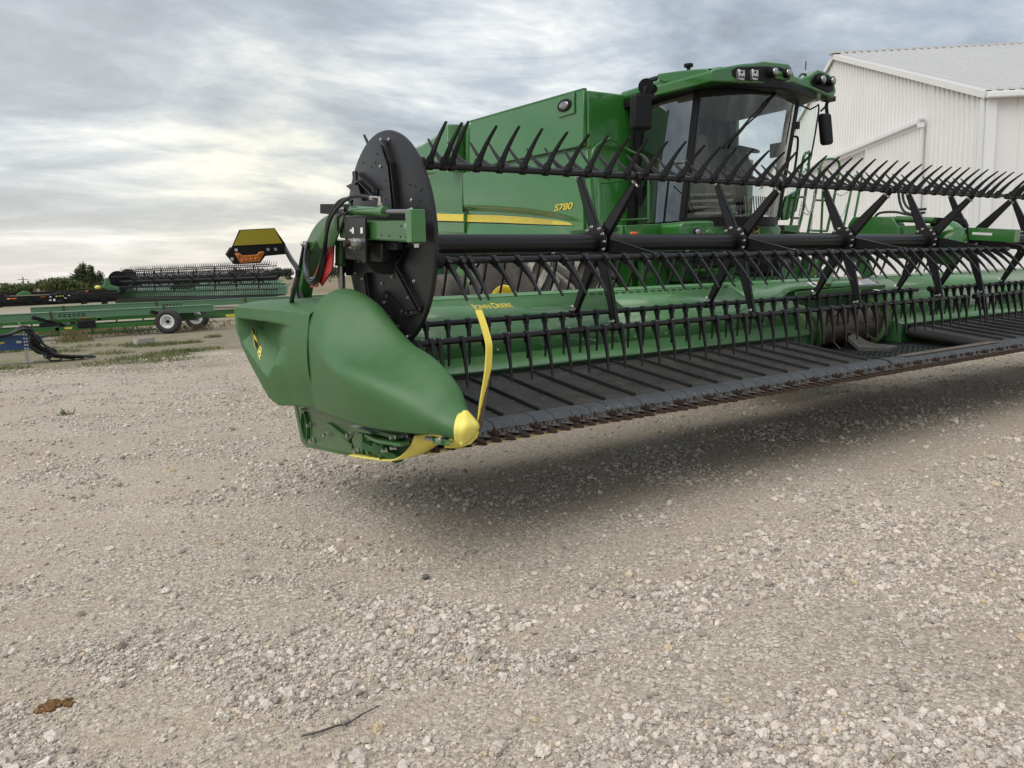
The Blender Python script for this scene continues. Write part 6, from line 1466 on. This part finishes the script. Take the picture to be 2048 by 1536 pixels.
def copy_tree(o, parent=None):
    c = o.copy(); col.objects.link(c)
    if parent: c.parent = parent
    for ch in o.children: copy_tree(ch, c)
    return c
h2 = copy_tree(h1); h2.location = (6.2, 55.0, .42); h2['label'] = 'farther parked green draper header whose reel end shows just above the nearer one'
# a green divider with a yellow tip standing to the left of those reels
dv_ = empty('crop_divider', at(1, 47, 218, 590), 'green crop divider with a yellow tip left of the parked black reels', 'divider')
mb = MB(); pp = [at(1, 47, *p) for p in ((196, 573), (206, 571), (209, 556), (216, 555.5), (220, 570), (236, 574), (240, 585), (222, 583), (208, 578))]
mb.prism(pp, (.1, .5, 0)); mb.build('shell', 'green_far', dv_, bevel=.06, seg=3)
mb = MB(); mb.sphere(at(1, 47, 195.5, 574.5), (.16, .12, .10), 10, 6); mb.build('tip', 'yellow_pale', dv_)
mb = MB(); mb.bar(at(1, 47.2, 205, 579), at(1, 47.2, 238, 596), .1, .12); mb.build('support', 'black_far', dv_)
# --- black flex header seen from behind
bh = empty('flex_header', (1, 40, 0), 'long black header parked behind the trailers with orange and white stickers', 'header')
def B4(u, v, y=40): return at(1, y, u, v)
mb = MB(); a, b = B4(-60, 602), B4(236, 590); mb.bar(a, b, .5, .26); mb.build('main_beam', 'black_far', bh)
mb = MB(); a, b = B4(-60, 612), B4(232, 598); mb.bar(a, b, .3, .22); mb.build('lower_beam', 'black_far', bh)
mb = MB(); mb.prism([B4(-4, 592), B4(12, 588.5), B4(15, 612), B4(-4, 617)], (0, .6, 0)); mb.build('end_plate', 'black_plastic', bh)
mb = MB(); mb.prism([B4(9.5, 590, 39.98), B4(12, 589.5, 39.98), B4(13, 597, 39.98), B4(11, 597.5, 39.98)], (0, -.02, 0)); mb.build('red_reflector', 'red', bh)
for u0, u1, v, m in ((14, 20, 597.8, 'yellow'), (21, 33, 597.4, 'orange'), (52, 61, 596, 'orange'), (81, 91, 594.2, 'amber')):
    mb = MB(); mb.prism([B4(u0, v - 1, 39.7), B4(u1, v - 1.6, 39.7), B4(u1, v + .6, 39.7), B4(u0, v + 1, 39.7)], (0, -.02, 0)); mb.build('reflector', m, bh)
mb = MB(); mb.prism([B4(95, 595, 39.6), B4(100, 588, 39.6), B4(128, 587, 39.6), B4(128, 605, 39.6), B4(97, 606, 39.6)], (0, .4, 0)); mb.build('adapter_frame', 'black_plastic', bh, bevel=.03)
mb = MB()
for u, v, w_, h_ in ((101, 594, 3, 3), (100.5, 600.5, 5, 2.5), (108.5, 600, 4.5, 4.5), (113, 592.5, 3.5, 1.8), (131, 596, 4, 1.8), (138, 591, 4, 1.5)):
    mb.prism([B4(u - w_ / 2, v - h_ / 2, 39.55), B4(u + w_ / 2, v - h_ / 2, 39.55), B4(u + w_ / 2, v + h_ / 2, 39.55), B4(u - w_ / 2, v + h_ / 2, 39.55)], (0, -.01, 0))
mb.build('white_stickers', 'white_label', bh, kind='stuff', smooth=0)
mb = MB()
for u, v in ((119.5, 592), (125.5, 592)): mb.prism([B4(u - 1.6, v - 1, 39.55), B4(u + 1.6, v - 1, 39.55), B4(u + 1.6, v + 1, 39.55), B4(u - 1.6, v + 1, 39.55)], (0, -.01, 0))
mb.build('yellow_stickers', 'yellow', bh, kind='stuff', smooth=0)
mb = MB(); mb.tube(crom([B4(106, 588, 39.8), B4(118, 585, 39.8), B4(135, 587, 39.8), B4(152, 586, 39.8), B4(160, 583, 39.8), B4(172, 585, 39.8)], 6), .03, 6); mb.tube(crom([B4(112, 600, 39.5), B4(118, 604, 39.5), B4(121, 601, 39.5), B4(126, 602, 39.5)], 6), .025, 6); mb.build('hoses', 'hose', bh, kind='stuff')
mb = MB(); mb.prism([B4(171, 581, 39.9), B4(176, 580.5, 39.9), B4(175, 584.5, 39.9), B4(172, 584.5, 39.9)], (0, .1, 0)); mb.build('orange_marker', 'orange', bh)
for u in (58, 88, 165, 206): mb = MB(); mb.bar(B4(u, 594, 39.75), B4(u + 4, 608, 39.75), .25, .16); mb.build('frame_strut', 'black_plastic', bh)
# tine row and green hood of another header beyond it
fr_ = empty('reel_header', at(1, 46, 80, 590), 'far black reel whose row of tines shows above the black header', 'header')
mb = MB(); mb.bar(at(1, 46, -40, 589.5), at(1, 46, 235, 582.5), .08, .14); mb.build('reel_bat', 'black_far', fr_)
mb = MB()
for k in range(70):
    u = -38 + k * 3.85; v = 588.5 - (u + 40) * .0254; a = at(1, 46, u, v); b = at(1, 46, u + 1.1, v - 5.2); mb.bar(a, b, .03, .035, (0, 1, 0), .012, .014)
mb.build('tines', 'black_far', fr_, kind='stuff')
mb = MB(); mb.prism([at(1, 45.5, *p) for p in ((33, 588.5), (46, 582), (54, 582.5), (63, 587), (63, 590), (33, 591))], (0, .8, 0)); mb.build('hood', 'green_far', fr_, bevel=.05)
# --- blue drawbar with hoses at the left edge
YB = 19.9
bl = empty('blue_drawbar', (0, YB, 0), 'blue implement drawbar on a jack with black hoses draped to the ground', 'drawbar')
def BB(u, v, y=YB): return at(1, y, u, v)
mb = MB(); p, q = BB(-60, 688), BB(51, 684); mb.bar(p, q, .22, .32); db = mb.build('drawbar', 'blue', bl, bevel=.012)
mb = MB(); mb.prism([BB(46, 670, YB - .2), BB(52, 662, YB - .2), BB(62, 664, YB - .2), BB(62, 698, YB - .2), BB(50, 698, YB - .2), BB(48, 695, YB - .2)], (0, .4, 0)); mb.build('end_flange', 'blue', bl, bevel=.008)
mb = MB(); mb.bx(.10, .42, YB - .05, YB + .05, .52, .58); mb.build('hitch_pin', 'blue', bl)
bb = MB()
for u, v in ((47, 669), (48, 677), (49, 684), (50, 690), (52.5, 669), (53.5, 677), (54, 683), (55, 690), (50.5, 697), (56, 697)): bb.bolt(BB(u, v, YB - .21), (0, -1, 0), .014, .02)
bb.build('bolts', 'zinc', bl, kind='stuff')
mb = MB(); mb.prism([BB(-4, 685, YB - .115), BB(9, 683.5, YB - .115), BB(9, 687, YB - .115), BB(-4, 688.5, YB - .115)], (0, -.004, 0)); mb.build('yellow_decal', 'yellow', db); mb = MB(); mb.prism([BB(32, 682, YB - .115), BB(43, 681.5, YB - .115), BB(43, 686, YB - .115), BB(33, 686.5, YB - .115)], (0, -.004, 0)); mb.build('white_decal', 'white_label', db)
mb = MB(); mb.bar(BB(51.5, 699), BB(56, 725.5), .07, .07); mb.box(BB(56, 726) + Vector((0, 0, .02)), (.2, .2, .02)); mb.build('jack_leg', 'zinc', bl)
rr = random.Random(5)
ends = [(178, 718), (150, 720), (168, 720), (188, 719), (95, 712), (120, 716), (150, 719), (165, 718), (185, 719), (192, 720), (140, 722), (175, 716), (188, 718), (130, 719), (160, 722), (110, 715)]
for k, (ue, ve) in enumerate(ends):
    yo = YB - .25 + rr.uniform(-.12, .25)
    j = lambda s: rr.uniform(-s, s); o_ = (k / (len(ends) - 1) - .5) * 2
    pts = [BB(-20, 674 + k % 4, yo), BB(20, 668 + j(2), yo), BB(46 + j(5), 656 + j(3), yo), BB(60 + j(6), 662 + j(5), yo), BB(68 + o_ * 8 + j(3), 680 - o_ * 5 + j(3), yo), BB(80 + o_ * 11 + j(4), 697 - o_ * 6 + j(3), yo), BB(98 + o_ * 8 + j(6), 707 - o_ * 4 + j(3), yo), BB(min(ue, 118 + j(12)), 712 - o_ * 4 + j(3), yo), BB(ue, ve, yo)]
    for p in pts: p.z = max(p.z, .03 + rr.random() * .05)
    mb = MB(); mb.tube(crom(pts, 5), .027, 6); mb.build('hose', 'hose', bl)
for c_, rx, rz in (((110, 716), 13, 7), ((96, 711), 8, 6)):
    pts = [BB(c_[0] + rx * cos(a), c_[1] + rz * sin(a), YB - .3) for a in [k * .45 for k in range(13)]]
    for p in pts: p.z = max(p.z, .025)
    mb = MB(); mb.tube(pts, .018, 6); mb.build('hose', 'hose', bl)
mb = MB(); mb.tube(crom([BB(37, 645, YB - .1), BB(42, 653, YB - .1), BB(47, 661, YB - .1), BB(54, 668, YB - .1)], 4), .012, 6); mb.build('wire', 'zinc', bl)
# small far machines on the skyline behind the parked reels
fm_ = empty('farm_machine', at(1, 70, 488, 568), 'distant green folded farm machine behind the parked reels', 'machine')
for k, (u, v, u2, v2) in enumerate(((470, 556, 492, 548), (475, 548, 505, 556), (480, 545, 484, 566), (498, 550, 500, 572), (492, 572, 520, 575), (470, 560, 515, 562))):
    mb = MB(); mb.bar(at(1, 70, u, v), at(1, 70, u2, v2), .12, .14); mb.build('frame_member', 'green_dark', fm_)
